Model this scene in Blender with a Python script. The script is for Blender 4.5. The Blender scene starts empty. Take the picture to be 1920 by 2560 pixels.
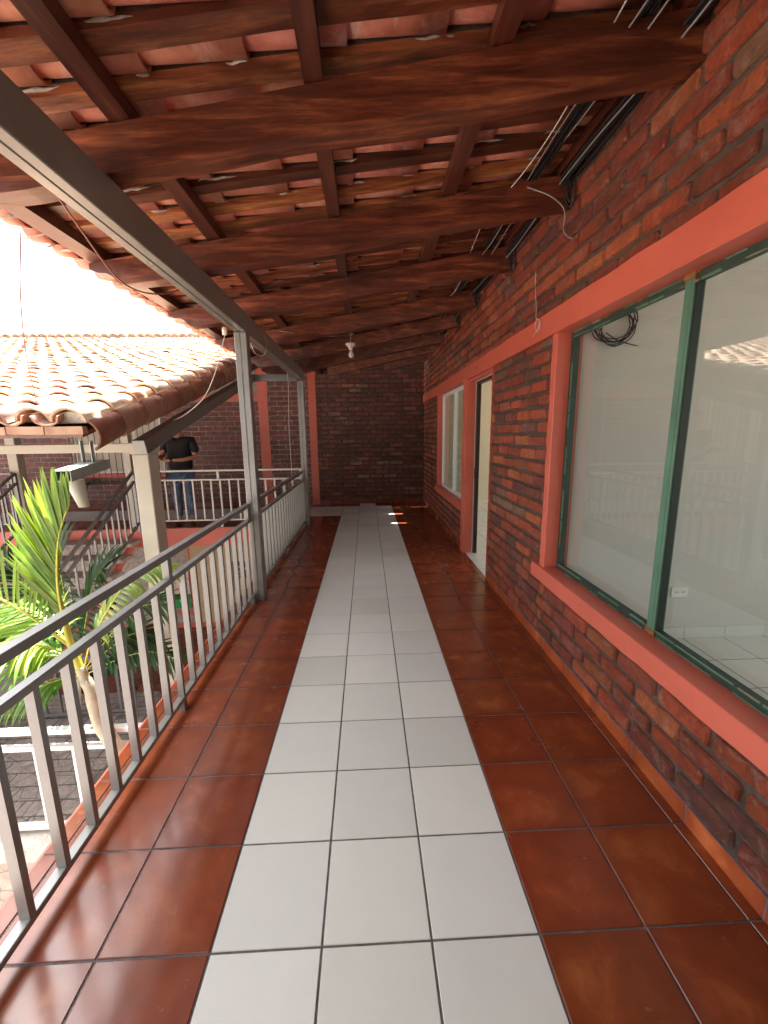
import bpy, math, random
from mathutils import Vector, Matrix
R = random.Random(7)
sc = bpy.context.scene
COL = sc.collection
# ---------------------------------------------------------------- camera
cam_d = bpy.data.cameras.new('camera')
cam = bpy.data.objects.new('camera', cam_d)
COL.objects.link(cam)
cam_d.sensor_fit = 'VERTICAL'
cam_d.sensor_height = 36.0
cam_d.lens = 1039.17 / 2560 * 36.0
cam_d.clip_start = 0.02
cam_d.clip_end = 500
_r = Vector((0.99904156, -0.04190373, -0.01265033))
_u = Vector((0.02030003, 0.18750775, 0.98205333))
_f = Vector((0.03877966, 0.9813689, -0.18817868))
M4 = Matrix((( _r.x, _u.x, -_f.x, 0.50044), (_r.y, _u.y, -_f.y, -0.99762), (_r.z, _u.z, -_f.z, 1.5289), (0, 0, 0, 1)))
cam.matrix_world = M4
sc.camera = cam
sc.render.resolution_x = 768
sc.render.resolution_y = 1024
# ---------------------------------------------------------------- sky, sun, exposure
SUN = Vector((-0.146, 0.18, 1.0)).normalized()
sun_el = math.asin(SUN.z)
sun_az = math.atan2(SUN.x, SUN.y)
w = bpy.data.worlds.new('World')
sc.world = w
w.use_nodes = True
nt = w.node_tree
bg = nt.nodes['Background']
sky = nt.nodes.new('ShaderNodeTexSky')
sky.sky_type = 'NISHITA'
sky.sun_disc = False
sky.sun_elevation = sun_el
sky.sun_rotation = sun_az
sky.air_density = 1.0
sky.dust_density = 7.0
sky.ozone_density = 0.6
hs = nt.nodes.new('ShaderNodeHueSaturation')
hs.inputs['Saturation'].default_value = .15
nt.links.new(sky.outputs[0], hs.inputs['Color'])
nt.links.new(hs.outputs[0], bg.inputs[0])
bg.inputs[1].default_value = 0.15
sd = bpy.data.lights.new('sun', 'SUN')
so = bpy.data.objects.new('sun', sd)
COL.objects.link(so)
sd.energy = 5.0
sd.angle = math.radians(0.5)
sd.color = (1.0, 0.95, 0.87)
so.rotation_euler = (-SUN).to_track_quat('-Z', 'Y').to_euler()
so.location = (-5, -5, 20)
sc.view_settings.view_transform = 'Standard'
sc.view_settings.look = 'None'
sc.view_settings.gamma = 1
sc.view_settings.exposure = 2.85
sc.cycles.max_bounces = 8
sc.cycles.diffuse_bounces = 5
sc.cycles.glossy_bounces = 4
sc.cycles.transmission_bounces = 8
sc.cycles.sample_clamp_indirect = 6
sc.cycles.caustics_reflective = False
sc.cycles.caustics_refractive = False

# ---------------------------------------------------------------- materials
def mat(name, build=None, base=(.5, .5, .5), rough=.6, metal=0.0, spec=.5):
    m = bpy.data.materials.new(name)
    m.use_nodes = True
    n = m.node_tree
    b = n.nodes['Principled BSDF']
    b.inputs['Base Color'].default_value = (*base, 1)
    b.inputs['Roughness'].default_value = rough
    b.inputs['Metallic'].default_value = metal
    b.inputs['Specular IOR Level'].default_value = spec
    if build:
        build(n, b)
    return m
def N(n, t, **k):
    x = n.nodes.new('ShaderNode' + t)
    for a, v in k.items():
        if a in x.inputs.keys():
            x.inputs[a].default_value = v
        else:
            setattr(x, a, v)
    return x
def coords(n, scale=(1, 1, 1)):
    tc = N(n, 'TexCoord')
    mp = N(n, 'Mapping')
    mp.inputs['Scale'].default_value = scale
    n.links.new(tc.outputs['Object'], mp.inputs[0])
    return mp.outputs[0]
def noise(n, vec, scale, detail=4, rough=.55, dist=0.0):
    x = N(n, 'TexNoise')
    x.inputs['Scale'].default_value = scale
    x.inputs['Detail'].default_value = detail
    x.inputs['Roughness'].default_value = rough
    x.inputs['Distortion'].default_value = dist
    n.links.new(vec, x.inputs['Vector'])
    return x.outputs[0]
def ramp(n, fac, stops):
    x = N(n, 'ValToRGB')
    e = x.color_ramp.elements
    while len(e) < len(stops):
        e.new(.5)
    for i, (p, c) in enumerate(stops):
        e[i].position = p
        e[i].color = (*c, 1) if len(c) == 3 else c
    n.links.new(fac, x.inputs[0])
    return x.outputs[0]
def mixc(n, fac, a, b, mode='MIX'):
    x = N(n, 'Mix', data_type='RGBA', blend_type=mode)
    for s, v in ((0, fac), (6, a), (7, b)):
        if hasattr(v, 'is_linked') or hasattr(v, 'links'):
            n.links.new(v, x.inputs[s])
        elif s == 0:
            x.inputs[0].default_value = v
        else:
            x.inputs[s].default_value = (*v, 1)
    return x.outputs[2]
def bump(n, b, h, strength=.3, dist=.01):
    x = N(n, 'Bump')
    x.inputs['Strength'].default_value = strength
    x.inputs['Distance'].default_value = dist
    n.links.new(h, x.inputs['Height'])
    n.links.new(x.outputs[0], b.inputs['Normal'])
def g3(v):
    return (v, v, v)
def link(n, a, b):
    n.links.new(a, b)

def m_paint(c, var=.12, rough=.45, sc_=9, bmp=.08):
    def f(n, b):
        v = coords(n)
        a = noise(n, v, sc_, 5)
        d = noise(n, v, sc_ * 9, 3)
        k = ramp(n, a, [(.3, g3(1 - var)), (.7, g3(1.0))])
        link(n, mixc(n, 1.0, c, k, 'MULTIPLY'), b.inputs['Base Color'])
        link(n, ramp(n, a, [(.2, g3(rough - .08)), (.8, g3(rough + .12))]), b.inputs['Roughness'])
        bump(n, b, d, bmp, .004)
    return f
def m_redpaint(c):
    def f(n, b):
        v = coords(n)
        a = noise(n, v, 3, 6, .65)
        k = ramp(n, a, [(.3, g3(.86)), (.7, g3(1.04))])
        cc = mixc(n, 1.0, c, k, 'MULTIPLY')
        st = ramp(n, noise(n, coords(n, (6, 6, 1.2)), 2.5, 7, .75), [(.60, g3(0)), (.8, g3(.28))])
        cc = mixc(n, st, cc, (.30, .075, .05))
        ch = ramp(n, noise(n, v, 42, 3, .6), [(.76, g3(0)), (.78, g3(.7))])
        link(n, mixc(n, ch, cc, (.50, .36, .28)), b.inputs['Base Color'])
        link(n, ramp(n, a, [(.2, g3(.36)), (.8, g3(.55))]), b.inputs['Roughness'])
        b.inputs['Specular IOR Level'].default_value = .6
        bump(n, b, noise(n, v, 9, 7, .6), .35, .006)
    return f
def m_wood(c0, c1, c2, axis='X', rough=.42):
    def f(n, b):
        s = {'X': (.8, 17, 17), 'Y': (17, .8, 17), 'Z': (17, 17, .8)}[axis]
        v = coords(n, s)
        g = noise(n, v, 1.5, 7, .62, .35)
        big = noise(n, coords(n), 1.1, 3)
        col = ramp(n, g, [(.28, c0), (.5, c1), (.74, c2)])
        at = N(n, 'Attribute', attribute_name='Col')
        col = mixc(n, 1.0, col, at.outputs[0], 'MULTIPLY')
        k = ramp(n, big, [(.3, g3(.65)), (.65, g3(1.1))])
        g2 = noise(n, coords(n, {'X': (2.5, 70, 70), 'Y': (70, 2.5, 70), 'Z': (70, 70, 2.5)}[axis]), 1.6, 6, .7)
        col = mixc(n, 1.0, col, ramp(n, g2, [(.32, g3(.55)), (.55, g3(1.0)), (.75, g3(1.35))]), 'MULTIPLY')
        dk = ramp(n, noise(n, coords(n, {'X': (1, 3, 3), 'Y': (3, 1, 3), 'Z': (3, 3, 1)}[axis]), 1.7, 6, .7), [(.52, g3(0)), (.72, g3(.7))])
        col = mixc(n, dk, col, (.035, .010, .006))
        link(n, mixc(n, 1.0, col, k, 'MULTIPLY'), b.inputs['Base Color'])
        link(n, ramp(n, g, [(.2, g3(rough - .14)), (.8, g3(rough + .12))]), b.inputs['Roughness'])
        b.inputs['Specular IOR Level'].default_value = .7
        bump(n, b, g, .35, .004)
    return f
def m_terra(stain, stops, rough=.75, stainc=(.62, .5, .45), lo=.56, hi=.72, sc_=6):
    def f(n, b):
        v = coords(n)
        at = N(n, 'Attribute', attribute_name='Col')
        a = noise(n, v, 7, 6, .65)
        c = ramp(n, a, stops)
        c = mixc(n, 1.0, c, at.outputs[0], 'MULTIPLY')
        s = noise(n, v, sc_, 8, .68, .8)
        sm = ramp(n, s, [(lo, g3(0)), (hi, g3(stain))])
        link(n, mixc(n, sm, c, stainc), b.inputs['Base Color'])
        bump(n, b, noise(n, v, 60, 4), .25, .003)
    return f
def m_brick(stainc=(.45, .40, .36), amt=.55, dark=1.0):
    def f(n, b):
        v = coords(n)
        at = N(n, 'Attribute', attribute_name='Col')
        a = noise(n, v, 14, 7, .7)
        k = ramp(n, a, [(.3, g3(.55 * dark)), (.55, g3(1.0 * dark)), (.8, g3(1.25 * dark))])
        c = mixc(n, 1.0, at.outputs[0], k, 'MULTIPLY')
        s = noise(n, v, 11, 8, .75, .6)
        sm = ramp(n, s, [(.53, g3(0)), (.72, g3(amt))])
        c = mixc(n, sm, c, stainc)
        fk = ramp(n, noise(n, v, 55, 8, .8), [(.30, g3(.55)), (.5, g3(1.0)), (.72, g3(1.4))])
        c = mixc(n, 1.0, c, fk, 'MULTIPLY')
        d = noise(n, v, 3.2, 7, .75)
        dm = ramp(n, d, [(.50, g3(0)), (.72, g3(.75))])
        c = mixc(n, dm, c, (.06, .038, .028))
        sp_ = ramp(n, noise(n, v, 75, 3, .6), [(.72, g3(0)), (.76, g3(.7))])
        c = mixc(n, sp_, c, (.45, .38, .32))
        link(n, c, b.inputs['Base Color'])
        x = N(n, 'Math', operation='ADD')
        link(n, noise(n, v, 60, 8, .8), x.inputs[0])
        link(n, a, x.inputs[1])
        bump(n, b, x.outputs[0], 1.0, .016)
        b.inputs['Roughness'].default_value = .55
        b.inputs['Coat Weight'].default_value = .25
        b.inputs['Coat Roughness'].default_value = .35
    return f
def m_mortar(c):
    def f(n, b):
        v = coords(n)
        a = noise(n, v, 10, 6, .7)
        link(n, mixc(n, 1.0, c, ramp(n, a, [(.3, g3(.55)), (.55, g3(1.1)), (.72, g3(2.0))]), 'MULTIPLY'), b.inputs['Base Color'])
        bump(n, b, noise(n, v, 38, 6, .7), .9, .014)
    return f
def m_redtile(n, b):
    v = coords(n)
    at = N(n, 'Attribute', attribute_name='Col')
    uv = N(n, 'UVMap', uv_map='UVMap')
    sx = N(n, 'SeparateXYZ')
    link(n, uv.outputs[0], sx.inputs[0])
    def edge(o):
        m1 = N(n, 'Math', operation='SUBTRACT'); link(n, o, m1.inputs[0]); m1.inputs[1].default_value = .5
        m2 = N(n, 'Math', operation='ABSOLUTE'); link(n, m1.outputs[0], m2.inputs[0])
        return m2.outputs[0]
    mx = N(n, 'Math', operation='MAXIMUM')
    link(n, edge(sx.outputs[0]), mx.inputs[0]); link(n, edge(sx.outputs[1]), mx.inputs[1])
    ed = ramp(n, mx.outputs[0], [(.30, g3(0)), (.5, g3(.55))])
    a = noise(n, v, 6.0, 6, .6, .5)
    c = ramp(n, a, [(.30, (.165, .034, .012)), (.54, (.225, .050, .017)), (.78, (.36, .105, .038))])
    c = mixc(n, ed, c, (.14, .026, .011))
    c = mixc(n, 1.0, c, at.outputs[0], 'MULTIPLY')
    link(n, c, b.inputs['Base Color'])
    link(n, ramp(n, noise(n, v, 3.5, 8, .75), [(.3, g3(.14)), (.75, g3(.34))]), b.inputs['Roughness'])
    b.inputs['Specular IOR Level'].default_value = .6
    sc2 = ramp(n, noise(n, v, 70, 2, .5), [(.79, g3(0)), (.81, g3(.5))])
    c = mixc(n, sc2, c, (.45, .36, .30))
    link(n, c, b.inputs['Base Color'])
    bump(n, b, noise(n, v, 5, 3), .12, .01)
def m_whitetile(n, b):
    v = coords(n)
    at = N(n, 'Attribute', attribute_name='Col')
    a = noise(n, v, 6, 7, .7)
    c = ramp(n, a, [(.2, (.600, .618, .580)), (.8, (.645, .658, .620))])
    f2 = ramp(n, noise(n, v, 55, 6, .75), [(.60, g3(0)), (.80, g3(.18))])
    c = mixc(n, f2, c, (.82, .81, .79))
    sp = ramp(n, noise(n, v, 28, 2, .5), [(.78, g3(0)), (.80, g3(.8))])
    c = mixc(n, sp, c, (.2, .18, .15))
    dz_ = ramp(n, noise(n, v, 1.3, 8, .75), [(.50, g3(0)), (.95, g3(.06))])
    c = mixc(n, dz_, c, (.42, .37, .31))
    c = mixc(n, 1.0, c, at.outputs[0], 'MULTIPLY')
    link(n, c, b.inputs['Base Color'])
    link(n, ramp(n, noise(n, v, 2.2, 7, .7), [(.2, g3(.26)), (.8, g3(.38))]), b.inputs['Roughness'])
    bump(n, b, noise(n, v, 25, 4), .06, .004)
def m_paver(n, b):
    v = coords(n)
    vo = N(n, 'TexVoronoi', feature='DISTANCE_TO_EDGE')
    vo.inputs['Scale'].default_value = 5.5
    link(n, v, vo.inputs['Vector'])
    a = noise(n, v, 8, 7, .7, 1.0)
    c = ramp(n, a, [(.3, (.19, .155, .135)), (.55, (.34, .28, .245)), (.75, (.50, .41, .35))])
    e = ramp(n, vo.outputs[0], [(.0, g3(1)), (.035, g3(0))])
    br = N(n, 'TexBrick')
    br.inputs['Scale'].default_value = 1.6
    br.inputs['Mortar Size'].default_value = .012
    br.inputs['Color1'].default_value = (1, 1, 1, 1); br.inputs['Color2'].default_value = (.85, .85, .85, 1)
    br.inputs['Mortar'].default_value = (.3, .3, .3, 1)
    link(n, v, br.inputs['Vector'])
    c = mixc(n, e, c, (.12, .10, .09))
    c = mixc(n, 1.0, c, br.outputs[0], 'MULTIPLY')
    link(n, c, b.inputs['Base Color'])
    bump(n, b, a, .8, .03)
def m_glass(n, b):
    out = n.nodes['Material Output']
    tr = N(n, 'BsdfTransparent'); tr.inputs[0].default_value = (.90, .93, .91, 1)
    gl = N(n, 'BsdfGlossy'); gl.inputs['Roughness'].default_value = .015
    gl.inputs['Color'].default_value = (.9, .95, .95, 1)
    lw = N(n, 'LayerWeight'); lw.inputs[0].default_value = .5
    pw = N(n, 'Math', operation='POWER'); link(n, lw.outputs['Facing'], pw.inputs[0]); pw.inputs[1].default_value = 4.0
    fr = N(n, 'Math', operation='MULTIPLY_ADD'); link(n, pw.outputs[0], fr.inputs[0]); fr.inputs[1].default_value = .8; fr.inputs[2].default_value = .045
    mx = N(n, 'MixShader')
    link(n, fr.outputs[0], mx.inputs[0]); link(n, tr.outputs[0], mx.inputs[1]); link(n, gl.outputs[0], mx.inputs[2])
    link(n, mx.outputs[0], out.inputs[0])
def m_leaf(c0, c1, tr=.45):
    def f(n, b):
        out = n.nodes['Material Output']
        at = N(n, 'Attribute', attribute_name='Col')
        v = coords(n)
        a = noise(n, v, 5, 4)
        c = ramp(n, a, [(.3, c0), (.7, c1)])
        c = mixc(n, 1.0, c, at.outputs[0], 'MULTIPLY')
        link(n, c, b.inputs['Base Color'])
        b.inputs['Roughness'].default_value = .4
        t = N(n, 'BsdfTranslucent')
        link(n, mixc(n, 1.0, c, (1.5, 1.35, .55), 'MULTIPLY'), t.inputs[0])
        mx = N(n, 'MixShader'); mx.inputs[0].default_value = tr
        link(n, b.outputs[0], mx.inputs[1]); link(n, t.outputs[0], mx.inputs[2]); link(n, mx.outputs[0], out.inputs[0])
    return f
def m_jean(n, b):
    v = coords(n)
    a = noise(n, v, 7, 5, .6)
    link(n, ramp(n, a, [(.35, (.035, .06, .13)), (.6, (.10, .17, .30)), (.75, (.30, .40, .52))]), b.inputs['Base Color'])
    bump(n, b, noise(n, v, 18, 4), .6, .02)
def m_stripe(n, b):
    v = coords(n)
    s = N(n, 'SeparateXYZ'); link(n, v, s.inputs[0])
    w_ = N(n, 'Math', operation='MULTIPLY'); link(n, s.outputs[2], w_.inputs[0]); w_.inputs[1].default_value = 17
    fr = N(n, 'Math', operation='FRACT'); link(n, w_.outputs[0], fr.inputs[0])
    link(n, ramp(n, fr.outputs[0], [(.0, (.02, .022, .03)), (.78, (.02, .022, .03)), (.82, (.5, .5, .52))]), b.inputs['Base Color'])
def m_stone(n, b):
    v = coords(n)
    vo = N(n, 'TexVoronoi', feature='DISTANCE_TO_EDGE'); vo.inputs['Scale'].default_value = 9
    link(n, v, vo.inputs['Vector'])
    a = noise(n, v, 9, 6, .7)
    c = ramp(n, a, [(.3, (.26, .21, .17)), (.7, (.46, .40, .34))])
    e = ramp(n, vo.outputs[0], [(0, g3(1)), (.05, g3(0))])
    link(n, mixc(n, e, c, (.15, .12, .10)), b.inputs['Base Color'])
    bump(n, b, a, .8, .02)
def m_poster(n, b):
    v = coords(n)
    a = noise(n, v, 9, 2, .5)
    link(n, ramp(n, a, [(.35, (.55, .33, .28)), (.5, (.66, .52, .46)), (.65, (.60, .58, .55))]), b.inputs['Base Color'])

WHITE3 = (1, 1, 1)
def m_steel(c, dirt=.25):
    def f(n, b):
        v = coords(n)
        a = noise(n, v, 5, 6, .7)
        k = ramp(n, a, [(.3, g3(.75)), (.7, g3(1.1))])
        cc = mixc(n, 1.0, c, k, 'MULTIPLY')
        r_ = ramp(n, noise(n, v, 22, 6, .75), [(.64, g3(0)), (.74, g3(dirt))])
        link(n, mixc(n, r_, cc, (.16, .075, .035)), b.inputs['Base Color'])
        link(n, ramp(n, a, [(.2, g3(.27)), (.8, g3(.45))]), b.inputs['Roughness'])
        b.inputs['Specular IOR Level'].default_value = .9
        b.inputs['Coat Weight'].default_value = .5
        b.inputs['Coat Roughness'].default_value = .22
        bump(n, b, noise(n, v, 40, 3), .12, .004)
    return f
MT = {
    'steel': mat('steel_paint', m_steel((.165, .165, .155))),
    'steel_lit': mat('lit_steel_paint', m_steel((.50, .48, .41), .15)),  # steel paint with the light on the far railing put into its colour
    'steel_frame': mat('frame_paint', m_steel((.21, .207, .19))),
    'cream': mat('cream_paint', m_paint((.55, .52, .44), .10, .5, 5)),
    'whitepaint': mat('white_paint', m_paint((.75, .74, .72), .08, .4)),
    'red': mat('coral_paint', m_redpaint((.60, .132, .085))),
    'plaster': mat('pale_plaster', m_paint((.60, .585, .55), .05, .85, 2, .15)),
    'beige': mat('beige_plaster', m_paint((.66, .60, .43), .06, .85, 2, .15)),
    'tan': mat('tan_plaster', m_paint((.55, .40, .24), .10, .85, 2, .15)),
    'green': mat('green_frame_paint', m_paint((.095, .215, .145), .35, .45, 4, .3)),
    'putty': mat('old_putty', m_paint((.24, .25, .20), .5, .8, 18, .6)),
    'rust': mat('rusty_primer', m_paint((.30, .14, .035), .6, .8, 22, .5)),
    'alu': mat('white_aluminium', m_paint((.72, .73, .74), .05, .35)),
    'dark': mat('dark_door_paint', m_paint((.035, .012, .010), .2, .4)),
    'rafter': mat('varnished_rafter_wood', m_wood((.040, .009, .004), (.150, .034, .014), (.40, .118, .042))),
    'woodY': mat('varnished_purlin_wood', m_wood((.05, .012, .007), (.125, .031, .017), (.23, .075, .036), 'Y')),
    'batten': mat('batten_wood', m_wood((.09, .022, .010), (.27, .080, .032), (.54, .235, .095))),
    'terra_in': mat('terracotta_underside', m_terra(.6, [(.3, (.34, .095, .06)), (.55, (.54, .19, .13)), (.8, (.62, .30, .22))])),
    'terra_out': mat('terracotta_weathered', m_terra(.75, [(.25, (.38, .20, .13)), (.45, (.56, .39, .28)), (.75, (.70, .57, .44))], .9, (.30, .25, .20), .54, .70, 9)),
    'mortarW': mat('pale_mortar', m_mortar((.42, .37, .31))),
    'brick': mat('handmade_brick', m_brick((.44, .36, .31), .6, 1.0)),
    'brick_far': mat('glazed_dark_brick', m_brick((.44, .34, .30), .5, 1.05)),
    'mortar': mat('dark_mortar', m_mortar((.075, .055, .040))),
    'mortar_light': mat('light_mortar', m_mortar((.30, .25, .22))),
    'redtile': mat('glazed_red_tile', m_redtile),
    'whitetile': mat('white_ceramic_tile', m_whitetile),
    'grout': mat('grout', m_mortar((.12, .10, .095))),
    'groutline': mat('purple_grout', m_mortar((.20, .12, .13))),
    'glass': mat('window_glass', m_glass),
    'paver': mat('stamped_stone_paving', m_paver),
    'mullion_shade': mat('dark_green_shade', None, (.010, .020, .015), .5),  # near-black green that paints the shade on the mullion side
    'greendark': mat('dark_green_frame_paint', m_paint((.022, .055, .038), .5, .5, 9, .5)),
    'stone_pale': mat('pale_stone', m_mortar((.50, .45, .40))),
    'stone': mat('flagstone_cladding', m_stone),
    'black': mat('black_plastic', None, (.012, .012, .013), .45),
    'cablegrey': mat('grey_cable', None, (.30, .28, .27), .4),
    'wire': mat('copper_wire', None, (.28, .10, .08), .5),
    'whitewire': mat('white_wire', None, (.62, .58, .52), .5),
    'porcelain': mat('porcelain', None, (.75, .72, .68), .25),
    'galv': mat('galvanised_sheet', m_paint((.34, .40, .38), .2, .35, 12), metal=.3),
    'pvc': mat('grey_pvc', m_paint((.55, .53, .50), .08, .5)),
    'leaf': mat('palm_leaf', m_leaf((.15, .27, .045), (.30, .41, .10))),
    'leafshade': mat('shaded_palm_leaf', m_leaf((.018, .055, .02), (.05, .12, .035), .2)),  # shade over the rear palm is put into this leaf colour
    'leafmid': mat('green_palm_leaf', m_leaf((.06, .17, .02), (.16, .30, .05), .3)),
    'stalk': mat('palm_stalk', m_paint((.52, .50, .08), .2, .5, 20)),
    'trunk': mat('palm_trunk', m_paint((.50, .47, .36), .35, .7, 24, .5)),
    'skin': mat('skin', m_paint((.50, .24, .15), .12, .5, 12)),
    'hair': mat('dark_hair', None, (.015, .01, .008), .5),
    'shirt': mat('black_cloth', m_paint((.012, .012, .015), .3, .85, 12, .5)),
    'jean': mat('faded_denim', m_jean),
    'stripe': mat('striped_cloth', m_stripe),
    'shoe': mat('black_leather', None, (.01, .01, .01), .4),
    'iron': mat('black_iron', None, (.02, .02, .02), .5),
    'greensign': mat('green_sign_paint', None, (.02, .25, .06), .5),
    'signwhite': mat('sign_white', None, (.8, .8, .8), .5),
    'poster': mat('poster_print', m_poster),
    'ground': mat('dusty_ground', m_mortar((.28, .24, .20))),
    'lampglass': mat('frosted_bulb', None, (.70, .62, .66), .25),
}
# ---------------------------------------------------------------- mesh builder
def wloc(o):
    v = Vector((0, 0, 0))
    while o is not None:
        v += o.location; o = o.parent
    return v
class MB:
    def __init__(s):
        s.v = []; s.f = []; s.m = []; s.c = []; s.uv = []; s.sm = []
    def face(s, idx, m=0, c=WHITE3, uv=None, sm=False):
        s.f.append(idx); s.m.append(m); s.c.append(c); s.uv.append(uv); s.sm.append(sm)
    def quadpts(s, pts, m=0, c=WHITE3, uv=None):
        b = len(s.v); s.v += [tuple(p) for p in pts]
        s.face(list(range(b, b + len(pts))), m, c, uv)
    def box(s, x0, x1, y0, y1, z0, z1, m=0, c=WHITE3, bev=0.0):
        if bev <= 0:
            b = len(s.v)
            s.v += [(x, y, z) for z in (z0, z1) for y in (y0, y1) for x in (x0, x1)]
            for q in ((0, 2, 3, 1), (4, 5, 7, 6), (0, 1, 5, 4), (2, 6, 7, 3), (1, 3, 7, 5), (0, 4, 6, 2)):
                s.face([b + i for i in q], m, c)
        else:
            s.hull8([(x, y, z) for z in (z0, z1) for y in (y0, y1) for x in (x0, x1)], bev, m, c)
    def hull8(s, P, bev=0.0, m=0, c=WHITE3):
        """8 corners ordered z,y,x; chamfered box when bev > 0"""
        P = [Vector(p) for p in P]
        if bev <= 0:
            b = len(s.v); s.v += [tuple(p) for p in P]
            for q in ((0, 2, 3, 1), (4, 5, 7, 6), (0, 1, 5, 4), (2, 6, 7, 3), (1, 3, 7, 5), (0, 4, 6, 2)):
                s.face([b + i for i in q], m, c)
            return
        quads = ((0, 2, 3, 1), (4, 5, 7, 6), (0, 1, 5, 4), (2, 6, 7, 3), (1, 3, 7, 5), (0, 4, 6, 2))
        ids = {}
        for fi, q in enumerate(quads):
            for k in range(4):
                a, p, nx = P[q[k]], P[q[k - 1]], P[q[(k + 1) % 4]]
                d1 = (p - a); d2 = (nx - a)
                v = a + d1.normalized() * min(bev, d1.length * .45) + d2.normalized() * min(bev, d2.length * .45)
                ids[(fi, q[k])] = len(s.v); s.v.append(tuple(v))
            s.face([ids[(fi, i)] for i in q], m, c)
        edges = {}
        for fi, q in enumerate(quads):
            for k in range(4):
                a, b2 = q[k], q[(k + 1) % 4]
                edges.setdefault(frozenset((a, b2)), []).append((fi, a, b2))
        for e in edges.values():
            (f1, a, b2), (f2, _, _) = e
            s.face([ids[(f1, b2)], ids[(f1, a)], ids[(f2, a)], ids[(f2, b2)]], m, c)
        for i in range(8):
            fs = [fi for fi, q in enumerate(quads) if i in q]
            s.face([ids[(fi, i)] for fi in fs], m, c)
    def bar(s, a, b, w, h, m=0, c=WHITE3, up=(0, 0, 1), bev=0.0, w2=None, h2=None):
        """box of width w (sideways) and height h (along up) between centre points a, b"""
        a = Vector(a); b = Vector(b); d = (b - a).normalized(); up = Vector(up)
        sd_ = d.cross(up)
        if sd_.length < 1e-4: sd_ = d.cross(Vector((0, 1, 0)))
        sd_.normalize(); up = sd_.cross(d).normalized()
        w2 = w2 or w; h2 = h2 or h
        def cr(p, ww, hh, sx, sz): return p + sd_ * (sx * ww / 2) + up * (sz * hh / 2)
        P = []
        for sz in (-1, 1):
            for (p, ww, hh) in ((a, w, h), (b, w2, h2)):
                for sx in (-1, 1):
                    P.append(cr(p, ww, hh, sx, sz))
        s.hull8(P, bev, m, c)
    def tube(s, pts, r, n=6, m=0, c=WHITE3, cap=True, r1=None):
        pts = [Vector(p) for p in pts]; b = len(s.v); L = len(pts)
        prev = None
        for i, p in enumerate(pts):
            d = (pts[min(i + 1, L - 1)] - pts[max(i - 1, 0)])
            if d.length < 1e-7: d = Vector((0, 0, 1))
            d.normalize()
            if prev is None:
                x = d.orthogonal().normalized()
            else:
                x = prev - d * prev.dot(d)
                x = x.normalized() if x.length > 1e-5 else d.orthogonal().normalized()
            prev = x; y = d.cross(x)
            rr = r if r1 is None else r + (r1 - r) * i / (L - 1)
            if isinstance(r, (list, tuple)): rr = r[i]
            for k in range(n):
                t = 2 * math.pi * k / n
                s.v.append(tuple(p + x * math.cos(t) * rr + y * math.sin(t) * rr))
        for i in range(L - 1):
            for k in range(n):
                s.face([b + i * n + k, b + i * n + (k + 1) % n, b + (i + 1) * n + (k + 1) % n, b + (i + 1) * n + k], m, c, None, True)
        if cap:
            s.face([b + k for k in range(n)][::-1], m, c)
            s.face([b + (L - 1) * n + k for k in range(n)], m, c)
    def lathe(s, prof, org=(0, 0, 0), n=20, m=0, c=WHITE3):
        b = len(s.v); o = Vector(org)
        for (r, z) in prof:
            for k in range(n):
                t = 2 * math.pi * k / n
                s.v.append((o.x + r * math.cos(t), o.y + r * math.sin(t), o.z + z))
        for i in range(len(prof) - 1):
            for k in range(n):
                s.face([b + i * n + k, b + i * n + (k + 1) % n, b + (i + 1) * n + (k + 1) % n, b + (i + 1) * n + k], m, c, None, True)
        s.face([b + k for k in range(n)][::-1], m, c); s.face([b + (len(prof) - 1) * n + k for k in range(n)], m, c)
    def build(s, name, mats, parent=None, origin=None):
        me = bpy.data.meshes.new(name)
        o3 = Vector(origin) if origin else Vector((0, 0, 0))
        me.from_pydata([(x - o3.x, y - o3.y, z - o3.z) for x, y, z in s.v], [], s.f)
        if not isinstance(mats, (list, tuple)): mats = [mats]
        for k in mats: me.materials.append(MT[k] if isinstance(k, str) else k)
        me.polygons.foreach_set('material_index', s.m)
        me.polygons.foreach_set('use_smooth', s.sm)
        ca = me.color_attributes.new('Col', 'FLOAT_COLOR', 'CORNER')
        arr = []
        for f, c in zip(s.f, s.c):
            arr += [c[0], c[1], c[2], 1.0] * len(f)
        ca.data.foreach_set('color', arr)
        if any(u is not None for u in s.uv):
            ul = me.uv_layers.new(name='UVMap'); ua = []
            for f, u in zip(s.f, s.uv):
                if u is None: ua += [.5, .5] * len(f)
                else:
                    for q in u: ua += [q[0], q[1]]
            ul.data.foreach_set('uv', ua)
        me.update()
        o = bpy.data.objects.new(name, me); COL.objects.link(o)
        if origin: o.location = o3
        if parent is not None:
            o.parent = parent
            o.location = (o3 if origin else Vector((0, 0, 0))) - wloc(parent)
        return o
def tag(o, label=None, cat=None, group=None, kind=None):
    if label: o['label'] = label
    if cat: o['category'] = cat
    if group: o['group'] = group
    if kind: o['kind'] = kind
    return o
def empty(name, loc, label, cat, group=None, kind=None):
    o = bpy.data.objects.new(name, None); COL.objects.link(o); o.location = loc
    return tag(o, label, cat, group, kind)
def smooth(pts, n=8):
    """Catmull-Rom through points"""
    P = [Vector(p) for p in pts]; P = [P[0] * 2 - P[1]] + P + [P[-1] * 2 - P[-2]]
    out = []
    for i in range(1, len(P) - 2):
        for k in range(n):
            t = k / n; a, b, c, d = P[i - 1:i + 3]
            out.append(.5 * ((2 * b) + (c - a) * t + (2 * a - 5 * b + 4 * c - d) * t * t + (3 * b - a - 3 * c + d) * t ** 3))
    out.append(P[-2]); return out
T = .335
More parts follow.
